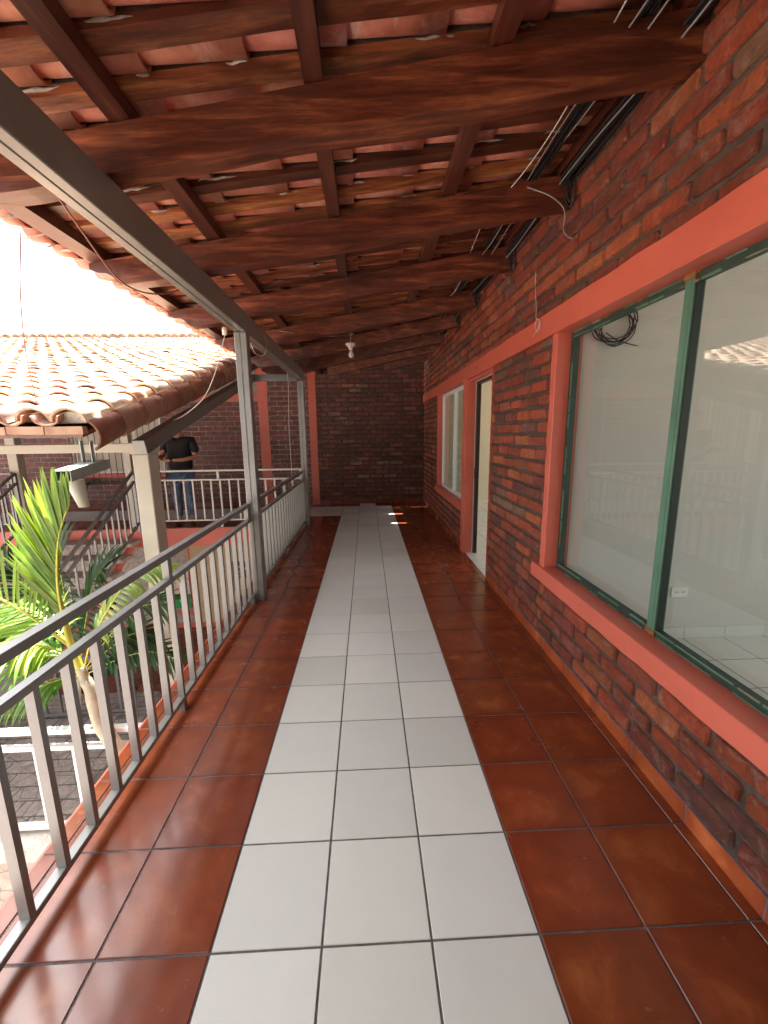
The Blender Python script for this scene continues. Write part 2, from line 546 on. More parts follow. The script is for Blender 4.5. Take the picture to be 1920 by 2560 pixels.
# ================================================================= GROUND AND FLOORS
g = MB()
g.box(-60, 60, -60, 60, -3.2, -2.8)
tag(g.build('ground', 'paver'), 'grey stamped stone courtyard paving below the gallery', kind='structure')
g = MB()
for i in range(24):
    for j in range(10):
        x0 = -5.4 + i * .30; y0 = 5.6 + j * .30
        q = R.uniform(.55, .8)
        g.quadpts([(x0 + .003, y0 + .003, -2.79), (x0 + .297, y0 + .003, -2.79), (x0 + .297, y0 + .297, -2.79), (x0 + .003, y0 + .297, -2.79)], 0, (q, q * .8, q * .8), [(0, 0), (1, 0), (1, 1), (0, 1)])
tag(g.build('lower_walkway', 'redtile'), 'red tiled walkway under the upper gallery', kind='structure')

f = MB()
def tile(x0, x1, y0, y1, kind, z=0.0, gap=.0035, hgt=.003):
    q = R.uniform(.88, 1.08)
    if kind == 'r':
        c = (q, q * R.uniform(.9, 1.05), q * R.uniform(.85, 1.05)); m = 1
    else:
        c = (q * .98 + .02, q * .98 + .02, q * R.uniform(.97, 1.0) + .02); m = 2
    dz = R.uniform(-.0004, .0004)
    a = (x0 + gap, x1 - gap, y0 + gap, y1 - gap); e = .0018
    b = len(f.v)
    for (g_, zz_) in ((0, z - .004), (0, z - e + dz), (e, z + dz)):
        f.v.extend([(a[0] + g_, a[2] + g_, zz_), (a[1] - g_, a[2] + g_, zz_), (a[1] - g_, a[3] - g_, zz_), (a[0] + g_, a[3] - g_, zz_)])
    u0 = R.random() * 0
    for l in (0, 4):
        for k in range(4):
            f.face([b + l + k, b + l + (k + 1) % 4, b + l + 4 + (k + 1) % 4, b + l + 4 + k], m, c, [(0, 0), (1, 0), (1, 0), (0, 0)])
    w_ = (x1 - x0) / T; h_ = (y1 - y0) / T
    uv = [(0, 0), (1, 0), (1, 1), (0, 1)]
    f.face([b + 8, b + 9, b + 10, b + 11], m, c, uv)
# slab body (corridor and far gallery), grout level
f.box(-.735, 1.735, -3.4, 8.03, -.30, -.0035, 0)
f.box(-9.5, -.735, 5.955, 8.03, -.30, -.0035, 0)
for j in range(-8, 25):
    y0 = j * T; y1 = min((j + 1) * T, 8.028)
    if y1 - y0 < .03: continue
    far = j >= 23
    f_w = {0: j < 23, 1: j < 24, 2: j < 23}
    for i in range(0, 3):
        tile(i * T, (i + 1) * T, y0, y1, 'w' if (f_w[i] or (i == 1)) else 'r')
    for i in (3, 4):
        tile(i * T, (i + 1) * T, y0, y1, 'r')
    tile(5 * T, 1.733, y0, y1, 'r')
    for i in (-1, -2):
        tile(i * T, (i + 1) * T, y0, y1, 'w' if 20 <= j < 23 else 'r')
    if y1 < 5.95 or True:
        if j * T < 5.95 - T * .5:
            tile(-.738, -2 * T, y0, y1, 'r')
        else:
            tile(-3 * T, -2 * T, y0, y1, 'w' if 20 <= j < 23 else 'r')
for i in range(-28, -3):
    for j in range(18, 24):
        y0 = j * T if j > 18 else 5.958; y1 = min((j + 1) * T, 8.028)
        tile(i * T, (i + 1) * T, y0, y1, 'w' if 20 <= j < 23 else 'r')
# painted slab fascia
f.box(-.752, -.738, -3.4, 5.955, -.32, -.012, 3)
f.box(-9.5, -.752, 5.938, 5.952, -.32, -.012, 3)
tag(f.build('floor', ['grout', 'redtile', 'whitetile', 'red']), 'tiled gallery floor, white centre strip between glazed red tiles', kind='structure')

# ================================================================= BRICKS
def bcol(kind):
    t = R.random()
    if kind == 'near':
        if t < .46: c = (.40, .078, .030)
        elif t < .70: c = (.29, .060, .030)
        elif t < .84: c = (.46, .120, .042)
        elif t < .93: c = (.19, .066, .044)
        else: c = (.28, .135, .080)
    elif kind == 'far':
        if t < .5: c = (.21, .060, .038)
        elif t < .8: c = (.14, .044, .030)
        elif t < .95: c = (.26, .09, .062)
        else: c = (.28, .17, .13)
    else:
        c = (.20, .050, .040) if t < .6 else (.155, .045, .036)
    k = R.uniform(.72, 1.18)
    return tuple(v * k * R.uniform(.92, 1.08) for v in c)
def bricks(mb, O, U, V, Nn, u0, u1, v0, v1, kind='near', L=.288, H=.0945, j=.022, dep=.018, m=0, jit=1.0, holes=()):
    """bricks on the plane O + u*U + v*V, pushed out along Nn, clipped to u0..u1, v0..v1"""
    O = Vector(O); U = Vector(U); V = Vector(V); Nn = Vector(Nn)
    r0 = math.floor(v0 / H)
    for r in range(r0, int(v1 / H) + 1):
        b0 = r * H; off = (L / 2 if r % 2 else 0) + R.uniform(-.012, .012) * jit
        k0 = math.floor((u0 - off) / L)
        for k in range(k0, int((u1 - off) / L) + 2):
            a0 = off + k * L + R.uniform(0, .006) * jit; a1 = off + (k + 1) * L - j + R.uniform(-.007, .004) * jit
            A0 = max(a0, u0 + .002); A1 = min(a1, u1 - .002)
            B0 = max(b0 + R.uniform(0, .004) * jit, v0 + .002); B1 = min(b0 + H - j + R.uniform(-.004, .004) * jit, v1 - .002)
            if A1 - A0 < .02 or B1 - B0 < .015: continue
            if any(h[0] < (A0 + A1) / 2 < h[1] and h[2] < (B0 + B1) / 2 < h[3] for h in holes): continue
            c = bcol(kind); d = dep * R.uniform(.75, 1.25); rc = min(.012, (B1 - B0) * .3)
            pts = []
            for (cx, cy, s0) in ((A1 - rc, B1 - rc, 0), (A0 + rc, B1 - rc, 1), (A0 + rc, B0 + rc, 2), (A1 - rc, B0 + rc, 3)):
                for q in (0, .5, 1):
                    t = (s0 + q) * math.pi / 2
                    pts.append((cx + math.cos(t) * rc + R.uniform(-.004, .004) * jit, cy + math.sin(t) * rc + R.uniform(-.0032, .0032) * jit))
                ex = ((A0 + A1) / 2 + R.uniform(-.03, .03), B1 if s0 == 0 else B0)
                if s0 in (0, 2) and A1 - A0 > .1:
                    pts.append((ex[0], (B1 if s0 == 0 else B0) + R.uniform(-.0035, .0035) * jit))
            n = len(pts); b = len(mb.v); cx = (A0 + A1) / 2; cy = (B0 + B1) / 2
            tilt = R.uniform(-.003, .003) * jit; tl2 = R.uniform(-.02, .02) * jit
            for (ins, dd) in ((-.001, -.004), (.0, d * .55), (.0055, d)):
                for (x, y) in pts:
                    sx = 1 - ins / max(.02, (A1 - A0) / 2); sy = 1 - ins / max(.015, (B1 - B0) / 2)
                    X = cx + (x - cx) * sx; Y = cy + (y - cy) * sy
                    z = dd + (tilt * (Y - cy) / .03 + tl2 * (X - cx)) * (dd > 0)
                    mb.v.append(tuple(O + U * X + V * Y + Nn * z))
            flip = U.cross(V).dot(Nn) < 0
            def ff(ix): mb.face(ix[::-1] if flip else ix, m, c)
            for l in (0, 1):
                for q in range(n):
                    ff([b + l * n + q, b + l * n + (q + 1) % n, b + (l + 1) * n + (q + 1) % n, b + (l + 1) * n + q])
            ff([b + 2 * n + q for q in range(n)])

# ================================================================= RIGHT WALL
WX = 1.74
wall = empty('brick_wall', (WX, 2.5, 0), 'long red brick wall with coral bands along the right of the corridor', 'wall')
mw = MB()
holes = [(-1.6, 1.735, .585, 2.13), (3.13, 4.10, 0, 2.11), (4.28, 6.14, .60, 2.11)]
# solid body of the wall built as blocks round the openings
for (y0, y1, z0, z1) in ((-3.4, 8.03, 2.145, 3.25), (-3.4, -1.6, -.3, 2.145), (-1.6, 1.742, -.3, .56), (1.742, 3.118, -.3, 2.145), (4.115, 4.265, -.0, 2.145), (4.265, 6.155, -.3, .58), (6.155, 8.03, -.3, 2.145)):
    mw.box(WX, WX + .075, y0, y1, z0, z1)
mw.build('mortar_backing', 'mortar', wall)
mi = MB()
for (y0, y1, z0, z1) in ((-3.4, 8.2, 2.13, 3.25), (-3.4, -1.6, -.3, 2.13), (-1.6, 1.735, -.3, .56), (1.735, 3.13, -.3, 2.13), (4.10, 4.28, 0, 2.13), (4.28, 6.14, -.3, .58), (6.14, 8.2, -.3, 2.13)):
    mi.box(WX + .077, WX + .14, y0, y1, z0, z1)
mi.build('inner_plaster', 'plaster', wall)
mb = MB()
O, U, V, Nn = (WX, 0, 0), (0, 1, 0), (0, 0, 1), (-1, 0, 0)
bricks(mb, O, U, V, Nn, -3.2, 8.03, 2.282, 3.22)
bricks(mb, O, U, V, Nn, 1.81, 3.11, .088, 2.128)
bricks(mb, O, U, V, Nn, -3.2, 1.81, .088, .482)
bricks(mb, O, U, V, Nn, 4.285, 6.20, .088, .512)
bricks(mb, O, U, V, Nn, 6.20, 6.33, .088, .512)
bricks(mb, O, U, V, Nn, 6.255, 8.02, .605, 2.128)
bricks(mb, O, U, V, Nn, 6.33, 8.02, .088, .605)
mb.build('brickwork', 'brick', wall)
def wavy(mb, x0, x1, a0, a1, b0, b1, axis='y', w_=(.0025, .0025), step=.11, m=0):
    """trowelled plaster strip: runs along y (b = z) or along z (b = y) with slightly uneven edges; w_ = unevenness of the b0 and b1 edges"""
    n = max(2, int((a1 - a0) / step)); base = len(mb.v); e = .004
    for i in range(n + 1):
        a = a0 + (a1 - a0) * i / n; lo = b0 + R.uniform(-1, 1) * w_[0]; hi = b1 + R.uniform(-1, 1) * w_[1]; xo = x0 + R.uniform(-.0008, .0008)
        ring = [(x1, lo), (xo + e, lo), (xo, lo + e), (xo, hi - e), (xo + e, hi), (x1, hi)]
        mb.v += [(x, a, b) if axis == 'y' else (x, b, a) for (x, b) in ring]
    for i in range(n):
        for k in range(6):
            q_ = [base + i * 6 + k, base + i * 6 + (k + 1) % 6, base + (i + 1) * 6 + (k + 1) % 6, base + (i + 1) * 6 + k]
            mb.face(q_, m)
    mb.face([base + k for k in range(6)], m); mb.face([base + n * 6 + k for k in range(6)][::-1], m)
tr = MB()
wavy(tr, 1.700, 1.882, -3.3, 7.93, 2.131, 2.283, w_=(.0006, .0035))          # lintel band
tr.build('lintel_band', 'red', wall)
tr = MB()
wavy(tr, 1.714, 1.880, .588, 2.130, 1.727, 1.798, 'z', w_=(.0006, .006), step=.09)
tr.build('window_pillar', 'red', wall)
tr = MB()
wavy(tr, 1.698, 1.880, -1.6, 1.90, .482, .586, w_=(.0035, .0008))
tr.build('window_sill', 'red', wall)
tr = MB()
wavy(tr, 1.708, 1.835, .0, 2.130, 4.101, 4.278, 'z', w_=(.0006, .001))
tr.build('door_pillar', 'red', wall)
tr = MB()
wavy(tr, 1.714, 1.880, .604, 2.130, 6.141, 6.235, 'z', w_=(.0006, .004))
tr.build('window_pillar', 'red', wall)
tr = MB()
wavy(tr, 1.698, 1.880, 4.28, 6.32, .512, .603, w_=(.003, .0008))
tr.build('window_sill', 'red', wall)
tr = MB()
tr.box(1.722, 1.880, 3.112, 3.129, .004, 2.130)
tr.box(1.745, 1.80, 3.13, 4.10, 2.105, 2.130)
tr.build('door_trim', 'red', wall)
# skirting tiles along the right wall
sk = MB()
def skirt(y0, y1):
    k = math.floor(y0 / T)
    while k * T < y1:
        a = max(y0, k * T + .004); b = min(y1, (k + 1) * T - .004); k += 1
        if b - a < .02: continue
        q = R.uniform(1.6, 2.0)
        sk.quadpts([(1.722, b, .001), (1.722, a, .001), (1.722, a, .080), (1.722, b, .080)], 0, (q, q * 1.05, q), [(0, .3), (1, .3), (1, .7), (0, .7)])
    sk.box(1.7235, WX + .002, y0, y1, -.002, .082, 1)
skirt(-3.2, 3.11); skirt(4.30, 8.02)
sk.build('skirting', ['redtile', 'groutline'], wall)
# big window
win = MB()
FX = 1.805
def frame(mb, x0, x1, y0, y1, z0, z1, t, m=0):
    mb.box(x0, x1, y0, y1, z1 - t, z1, m); mb.box(x0, x1, y0, y1, z0, z0 + t, m)
    mb.box(x0, x1, y0, y0 + t, z0 + t, z1 - t, m); mb.box(x0, x1, y1 - t, y1, z0 + t, z1 - t, m)
frame(win, FX, FX + .04, -1.6, 1.7255, .588, 2.1295, .030)
wf = win.build('window_frame', 'greendark', wall)
q = MB(); q.box(FX + .004, FX + .0335, .7165, .7215, .622, 2.096); q.build('mullion_shade', 'mullion_shade', wf)  # dark strip standing in for shade on the mullion's side face
q = MB()
q.box(FX - .006, FX + .045, .722, .772, .600, 2.118, bev=.003)
q.box(FX - .0075, FX - .005, .7335, .7365, .602, 2.116)
q.build('mullion', 'green', wf)
for (a, b) in ((-1.57, .7155), (.773, 1.694)):
    q = MB(); q.box(FX + .034, FX + .038, a, b, .620, 2.098); q.build('pane', 'glass', wf)
q = MB()
def puttyline(p, d, n, st):
    for k in range(n):
        a_ = Vector(p) + Vector(d) * (k * st); b_ = a_ + Vector(d) * (st * R.uniform(.8, 1.02))
        t_ = R.random()
        if t_ < .25: continue
        q.bar(tuple(a_), tuple(b_), .005, R.uniform(.004, .010), 0 if t_ < .38 else (2 if t_ < .9 else 1), up=(0, 0, 1) if d[1] else (0, 1, 0))
puttyline((FX - .001, -1.5, .6195), (0, 1, 0), 32, .10)
puttyline((FX - .001, -1.5, 2.096), (0, 1, 0), 32, .10)
puttyline((FX - .001, 1.694, .64), (0, 0, 1), 14, .10)
puttyline((FX - .0015, -1.5, .592), (0, 1, 0), 32, .10)
puttyline((FX - .0015, -1.5, 2.125), (0, 1, 0), 32, .10)
for (y, z, s) in ((.745, 2.122, .03), (.745, .607, .03)):
    q.box(FX - .009, FX - .002, y - s, y + s, z - .012, z + .01, 1)
q.build('putty', ['putty', 'rust', 'green'], wf)
# small window
q = MB(); frame(q, 1.79, 1.83, 4.30, 6.1385, .605, 2.1285, .045)
w2 = q.build('window_frame', 'alu', wall)
q = MB(); q.box(1.785, 1.835, 5.135, 5.205, .652, 2.082, bev=.003); q.build('mullion', 'alu', w2)
for (a, b) in ((4.345, 5.133), (5.207, 6.094)):
    q = MB(); q.box(1.808, 1.813, a, b, .651, 2.083); q.build('pane', 'glass', w2)
# door frame, dark
q = MB(); q.box(1.828, 1.875, 4.06, 4.099, .0, 2.104, bev=.002); q.box(1.828, 1.875, 3.131, 4.06, 2.075, 2.104); q.box(1.828, 1.875, 3.131, 3.16, 0, 2.075)
q.box(1.822, 1.829, 4.075, 4.095, .95, 1.08)
q.build('door_frame', 'dark', wall)
q = MB(); q.box(1.70, 1.735, 3.60, 3.612, 2.20, 2.235); q.box(1.69, 1.70, 3.598, 3.614, 2.19, 2.20); q.build('hook', 'rust', wall)
# ---- rooms behind the wall
room = empty('room_interior', (3.4, 0, 0), 'pale plastered room with white floor tiles behind the green framed window', 'room')
q = MB()
q.box(1.882, 5.2, 1.77, 1.86, 0, 2.9)
q.box(5.2, 5.3, .9, 1.86, 0, 2.9); q.box(5.2, 5.3, -3.4, .9, 0, .7); q.box(5.2, 5.3, -3.4, .9, 2.7, 2.9)  # wide unseen opening left in the back wall to let sky light in
q.box(1.882, 5.3, -3.5, -3.4, 0, 2.9)
q.build('wall', 'plaster', room)
q = MB(); q.box(1.882, 5.3, -3.5, 1.86, 2.9, 2.96); q.build('ceiling', 'plaster', room)
def whitefloor(mb, X0, X1, Y0, Y1, s=.31, z=.0):
    mb.box(X0, X1, Y0, Y1, -.1, z - .0035, 0)
    y = Y1
    while y > Y0:
        x = X0
        while x < X1:
            q_ = R.uniform(.92, 1.02)
            x1 = min(x + s, X1); y0 = max(y - s, Y0)
            if x1 - x > .02 and y - y0 > .02:
                mb.quadpts([(x + .003, y0 + .003, z), (x1 - .003, y0 + .003, z), (x1 - .003, y - .003, z), (x + .003, y - .003, z)], 1, (q_, q_, q_))
            x += s
        y -= s
q = MB(); whitefloor(q, 1.882, 5.2, -3.4, 1.77); q.build('floor_tiles', ['grout', 'whitetile'], room)
q = MB()
x = 1.89
while x < 5.1:
    q.box(x + .002, x + .308, 1.760, 1.769, .002, .085, 1); x += .31
q.build('skirting', ['grout', 'whitetile'], room)
room2 = empty('room_interior', (3.4, 5, 0), 'beige plastered room seen through the open doorway', 'room')
q = MB()
q.box(1.882, 6.0, 8.05, 8.15, 0, 2.9); q.box(1.882, 6.0, 1.862, 1.95, 0, 2.9)
q.box(6.0, 6.1, 1.862, 2.6, 0, 2.9); q.box(6.0, 6.1, 7.4, 8.15, 0, 2.9); q.box(6.0, 6.1, 2.6, 7.4, 0, .4); q.box(6.0, 6.1, 2.6, 7.4, 2.75, 2.9)  # unseen back opening made large to brighten the beige room
q.build('wall', 'beige', room2)
q = MB(); q.box(1.882, 6.1, 1.862, 8.15, 2.9, 2.96); q.build('ceiling', 'plaster', room2)
q = MB(); whitefloor(q, 1.882, 6.0, 1.95, 8.05)
q.box(1.735, 1.882, 3.13, 4.10, -.1, -.0035, 0)
for (a, b) in ((3.135, 3.45), (3.456, 3.765), (3.771, 4.098)):
    q.quadpts([(1.737, a, .002), (1.885, a, .002), (1.885, b, .002), (1.737, b, .002)], 1, (1, 1, 1.02))
q.build('floor_tiles', ['grout', 'whitetile'], room2)
# outlet
q = MB(); q.box(2.685, 2.81, 1.758, 1.768, .325, .405, bev=.003)
ol = tag(q.build('wall_outlet', 'porcelain'), 'small white power outlet low on the room wall behind the window', 'outlet')
for xx in (2.715, 2.731, 2.762, 2.778):
    q = MB(); q.box(xx - .002, xx + .002, 1.7565, 1.7585, .358, .372); q.build('socket_slot', 'black', ol)
# cable coil on room wall
q = MB()
for k in range(7):
    cx = 2.085 + R.uniform(-.02, .02); cz = 2.19 + R.uniform(-.02, .02); rx = .115 + R.uniform(-.03, .03); rz = .12 + R.uniform(-.03, .02)
    q.tube([(cx + rx * math.cos(t * math.pi / 12), 1.752 - .004 * k - .01 * math.sin(t + k), cz + rz * math.sin(t * math.pi / 12 + k * .02)) for t in range(25)], .0036, 5)
q.tube(smooth([(2.03, 1.74, 2.13), (2.10, 1.73, 2.085), (2.17, 1.725, 2.062), (2.235, 1.72, 2.045)]), .0036, 5)
cc = tag(q.build('cable_coil', 'black'), 'loose coil of black cable hung inside the room near the window top', 'cable')
q = MB(); q.tube([(2.222, 1.72, 2.05), (2.25, 1.715, 2.04)], .006, 8); q.build('plug', 'whitewire', cc)
q = MB()
q.tube(smooth([(1.868, 1.742, 2.08), (1.866, 1.745, 1.7), (1.869, 1.742, 1.3), (1.866, 1.744, .9), (1.868, 1.742, .64), (1.90, 1.73, .60)]), .005, 5)
for z in (1.95, 1.75, 1.55, 1.35, .95, .72): q.box(1.860, 1.876, 1.736, 1.748, z, z + .012)
tag(q.build('wall_cable', 'whitewire'), 'thin white cable clipped beside the left edge of the green window', 'cable')

# ---- unseen wall added behind the viewpoint to keep light out of the corridor
bk = empty('brick_wall', (.5, -3.5, 0), 'added unseen brick wall behind the viewpoint, blocking light from the near end', 'wall')
q = MB(); q.box(-.735, 1.74, -3.6, -3.45, -.3, 3.1); q.build('mortar_backing', 'mortar', bk)
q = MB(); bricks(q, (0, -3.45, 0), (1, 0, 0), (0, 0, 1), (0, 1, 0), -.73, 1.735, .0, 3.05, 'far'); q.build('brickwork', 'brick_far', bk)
# ================================================================= FAR WALL
FY = 8.03
fw = empty('brick_wall', (-1, FY, 0), 'dark brick end wall closing the corridor and far gallery', 'wall')
q = MB(); q.box(-9.5, -5.60, FY, FY + .12, -.3, 3.08); q.box(-5.60, -3.75, FY, FY + .12, -.3, .74); q.box(-5.60, -3.75, FY, FY + .12, 2.2, 3.08); q.box(-3.75, -1.25, FY, FY + .12, -.3, 3.08); q.box(-1.25, -.5, FY, FY + .12, -.3, 2.87); q.box(-.5, 1.74, FY, FY + .12, -.3, 3.0)
q.build('mortar_backing', 'mortar', fw)
q = MB()
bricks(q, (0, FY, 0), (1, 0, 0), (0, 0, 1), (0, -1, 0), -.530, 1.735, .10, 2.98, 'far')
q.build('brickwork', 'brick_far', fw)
q = MB()
q.box(-1.53, -.69, FY - .004, FY - .001, .1, 2.85, 1); q.box(-9.4, -5.60, FY - .004, FY - .001, .1, 3.05, 1); q.box(-3.74, -1.73, FY - .004, FY - .001, .1, 3.05, 1); q.box(-5.60, -3.74, FY - .004, FY - .001, .1, .70, 1)
bricks(q, (0, FY, 0), (1, 0, 0), (0, 0, 1), (0, -1, 0), -1.528, -.692, .10, 2.85, 'mid', L=.30, H=.10, j=.011, dep=.007, jit=.3)
bricks(q, (0, FY, 0), (1, 0, 0), (0, 0, 1), (0, -1, 0), -3.74, -1.732, .10, 2.21, 'mid', L=.30, H=.10, j=.011, dep=.007, jit=.3)
bricks(q, (0, FY, 0), (1, 0, 0), (0, 0, 1), (0, -1, 0), -9.4, -6.76, .10, 3.0, 'mid', L=.30, H=.10, j=.011, dep=.007, jit=.3)
bricks(q, (0, FY, 0), (1, 0, 0), (0, 0, 1), (0, -1, 0), -6.66, -5.66, .10, 3.0, 'mid', L=.30, H=.10, j=.011, dep=.007, jit=.3)
bricks(q, (0, FY, 0), (1, 0, 0), (0, 0, 1), (0, -1, 0), -5.66, -3.74, .10, .62, 'mid', L=.30, H=.10, j=.011, dep=.007, jit=.3)
q.build('smooth_brickwork', ['brick_far', 'mortar_light'], fw)
for (a, b) in ((-.692, -.532), (-1.732, -1.53)):
    q = MB(); q.box(a, b, FY - .035, FY - .0005, .001, 2.87, bev=.003); q.build('pilaster', 'red', fw)
q = MB(); q.box(-6.74, -6.68, FY - .03, FY - .0005, .10, 2.9, bev=.003); q.build('pilaster', 'red', fw)
q = MB(); q.box(-9.4, -1.734, FY - .03, FY - .0005, 2.21, 2.33, bev=.003); q.build('lintel_band', 'red', fw)
q = MB(); q.box(-5.64, -3.76, FY - .05, FY - .001, .63, .74, bev=.003); q.build('window_sill', 'red', fw)
q = MB(); k = -28
while k * T < 1.7:
    a = k * T; b = min(a + T, 1.72); k += 1
    q_ = R.uniform(.9, 1.1)
    q.quadpts([(a + .004, FY - .016, .001), (b - .004, FY - .016, .001), (b - .004, FY - .016, .10), (a + .004, FY - .016, .10)], 0, (q_ * 1.1, q_ * 1.2, q_ * 1.2), [(0, .3), (1, .3), (1, .7), (0, .7)])
q.box(-9.4, 1.735, FY - .0145, FY, -.002, .102, 1)
q.build('skirting', ['redtile', 'groutline'], fw)
# gallery window: white panes, iron grille with rings
q = MB(); frame(q, 0, 1, 0, 1, 0, 1, .1); q = MB()
q.box(-5.58, -3.77, FY + .02, FY + .05, 2.14, 2.2); q.box(-5.58, -3.77, FY + .02, FY + .05, .742, .79)
for x in (-5.58, -4.98, -4.38, -3.82): q.box(x, x + .05, FY + .02, FY + .05, .79, 2.14)
wf = q.build('window_frame', 'whitepaint', fw)
for x in (-5.53, -4.93, -4.33):
    q = MB(); q.box(x, x + .55, FY + .03, FY + .035, .79, 2.14); q.build('curtained_pane', 'cream', wf)
gr = empty('window_grille', (-4.7, FY - .09, .5), 'black iron grille with a row of rings in front of the far gallery window', 'grille')
x = -5.6; i = 0
while x < -3.7:
    q = MB(); q.tube([(x, FY - .09, .66), (x, FY - .09, 2.2)], .006, 6); q.build('bar', 'iron', gr)
    q = MB(); q.tube([(x + .06 + .05 * math.cos(t * math.pi / 8), FY - .09, .60 + .055 * math.sin(t * math.pi / 8)) for t in range(17)], .006, 5); q.build('ring', 'iron', gr)
    x += .125
for z in (.655, .54, 2.15):
    q = MB(); q.bar((-5.65, FY - .09, z), (-3.72, FY - .09, z), .012, .012); q.build('crossbar', 'iron', gr)
for x in (-5.64, -3.73):
    q = MB(); q.bar((x, FY - .09, .655), (x, FY, .655), .012, .012); q.build('bracket', 'iron', gr)

# ================================================================= STEEL POSTS AND BEAMS
frm = empty('steel_frame', (-.525, 2.75, 0), 'grey painted steel posts and eaves beam on the left of the corridor', 'frame')
def post(x0, x1, y0, y1, z0, z1, name='post'):
    q = MB(); mid = (x0 + x1) / 2
    q.box(x0, mid - .002, y0, y1, z0, z1, bev=.004); q.box(mid + .002, x1, y0, y1, z0, z1, bev=.004)
    q.box(mid - .003, mid + .003, y0 + .006, y1 - .006, z0, z1)
    for k in range(9):
        z = z0 + .15 + k * .26 + R.uniform(-.08, .08)
        if z < z1 - .05: q.box(mid - .004, mid + .004, y0 + .0005, y0 + .01, z, z + R.uniform(.02, .05))
    return q.build(name, 'steel_frame', frm)
post(-.577, -.477, 2.70, 2.80, 0, 2.358); post(-.577, -.477, 5.88, 5.98, 0, 2.338)
q = MB(); q.box(-.577, -.530, -3.3, 5.99, 2.361, 2.52, bev=.004); q.box(-.526, -.477, -3.3, 5.99, 2.36, 2.52, bev=.004); q.box(-.533, -.523, -3.3, 5.98, 2.366, 2.515)
bm = q.build('eaves_beam', 'steel_frame', frm)
for y in (1.25, 2.15, 3.6):
    q = MB(); q.tube(smooth([(-.54, y, 2.365), (-.54, y, 2.345), (-.53, y + .01, 2.335), (-.52, y + .015, 2.345)]), .002, 5); q.build('hook', 'cablegrey', bm)
q = MB(); q.box(-9.4, -.579, 5.90, 5.97, 2.345, 2.45, bev=.003); q.build('gallery_beam', 'steel', frm)

# ================================================================= RAILINGS
def railing_y(label, x, y0, y1, bal, ups, z=(.905, .765, .068), grp='corridor railing sections'):
    """guard rail along y: top rail, middle rail, bottom rail, balusters"""
    r = empty('railing', (x, (y0 + y1) / 2, 0), label, 'railing', grp)
    for nm, zz_, w_, h_ in (('top_rail', z[0], .045, .035), ('middle_rail', z[1], .040, .030), ('bottom_rail', z[2], .038, .025)):
        q = MB(); q.bar((x, y0, zz_), (x, y1, zz_), w_, h_, bev=.003); q.build(nm, 'steel', r)
    for y in bal:
        q = MB(); q.box(x - .016, x + .016, y - .012, y + .012, z[2] + .0125, z[1] - .015); q.build('baluster', 'steel', r)
    for y in ups:
        q = MB(); q.box(x - .019, x + .019, y - .019, y + .019, 0, z[2] - .0125); q.build('foot', 'steel', r); q = MB(); q.box(x - .018, x + .018, y - .019, y + .019, z[1] + .015, z[0] - .0175); q.build('upright', 'steel', r)
    return r
RX = -.572
railing_y('grey steel railing nearest the camera on the left, in front of the tall post', RX, -2.6, 2.695, [.073 + .1565 * k for k in range(-16, 17)], [-.4, 1.16, 2.66])
railing_y('grey steel railing between the tall post and the far corner post', RX, 2.805, 5.875, [2.95 + .1555 * k for k in range(0, 19)], [2.83, 4.40, 5.85])
def railing_x(label, y, x0, x1, bal, ups, z=(.950, .800, .125), mt='steel', grp='far gallery railings', zb=0, name='railing'):
    r = empty(name, ((x0 + x1) / 2, y, zb), label, 'railing', grp)
    for nm, zz_, w_, h_ in (('top_rail', z[0], .045, .032), ('middle_rail', z[1], .040, .028), ('bottom_rail', z[2], .038, .028)):
        q = MB(); q.bar((x0, y, zb + zz_), (x1, y, zb + zz_), w_, h_, bev=.003); q.build(nm, mt, r)
    for x in bal:
        q = MB(); q.box(x - .013, x + .013, y - .014, y + .014, zb + z[2] + .014, zb + z[1] - .014); q.build('baluster', mt, r)
    for x in ups:
        q = MB(); q.box(x - .019, x + .019, y - .018, y + .018, zb, zb + z[2] - .014); q.build('foot', mt, r); q = MB(); q.box(x - .019, x + .019, y - .018, y + .018, zb + z[1] + .014, zb + z[0] - .016); q.build('upright', mt, r)
    return r
railing_x('steel railing of the far gallery, toned pale as if lit, in front of the standing man', 5.94, -3.33, -.58, [-.74 - .148 * k for k in range(0, 18)], [-.60, -1.95, -3.30], mt='steel_lit')
railing_x('far gallery railing left of the stair head', 5.94, -9.3, -5.22, [-5.3 - .148 * k for k in range(0, 27)], [-5.24, -6.6, -8.0])

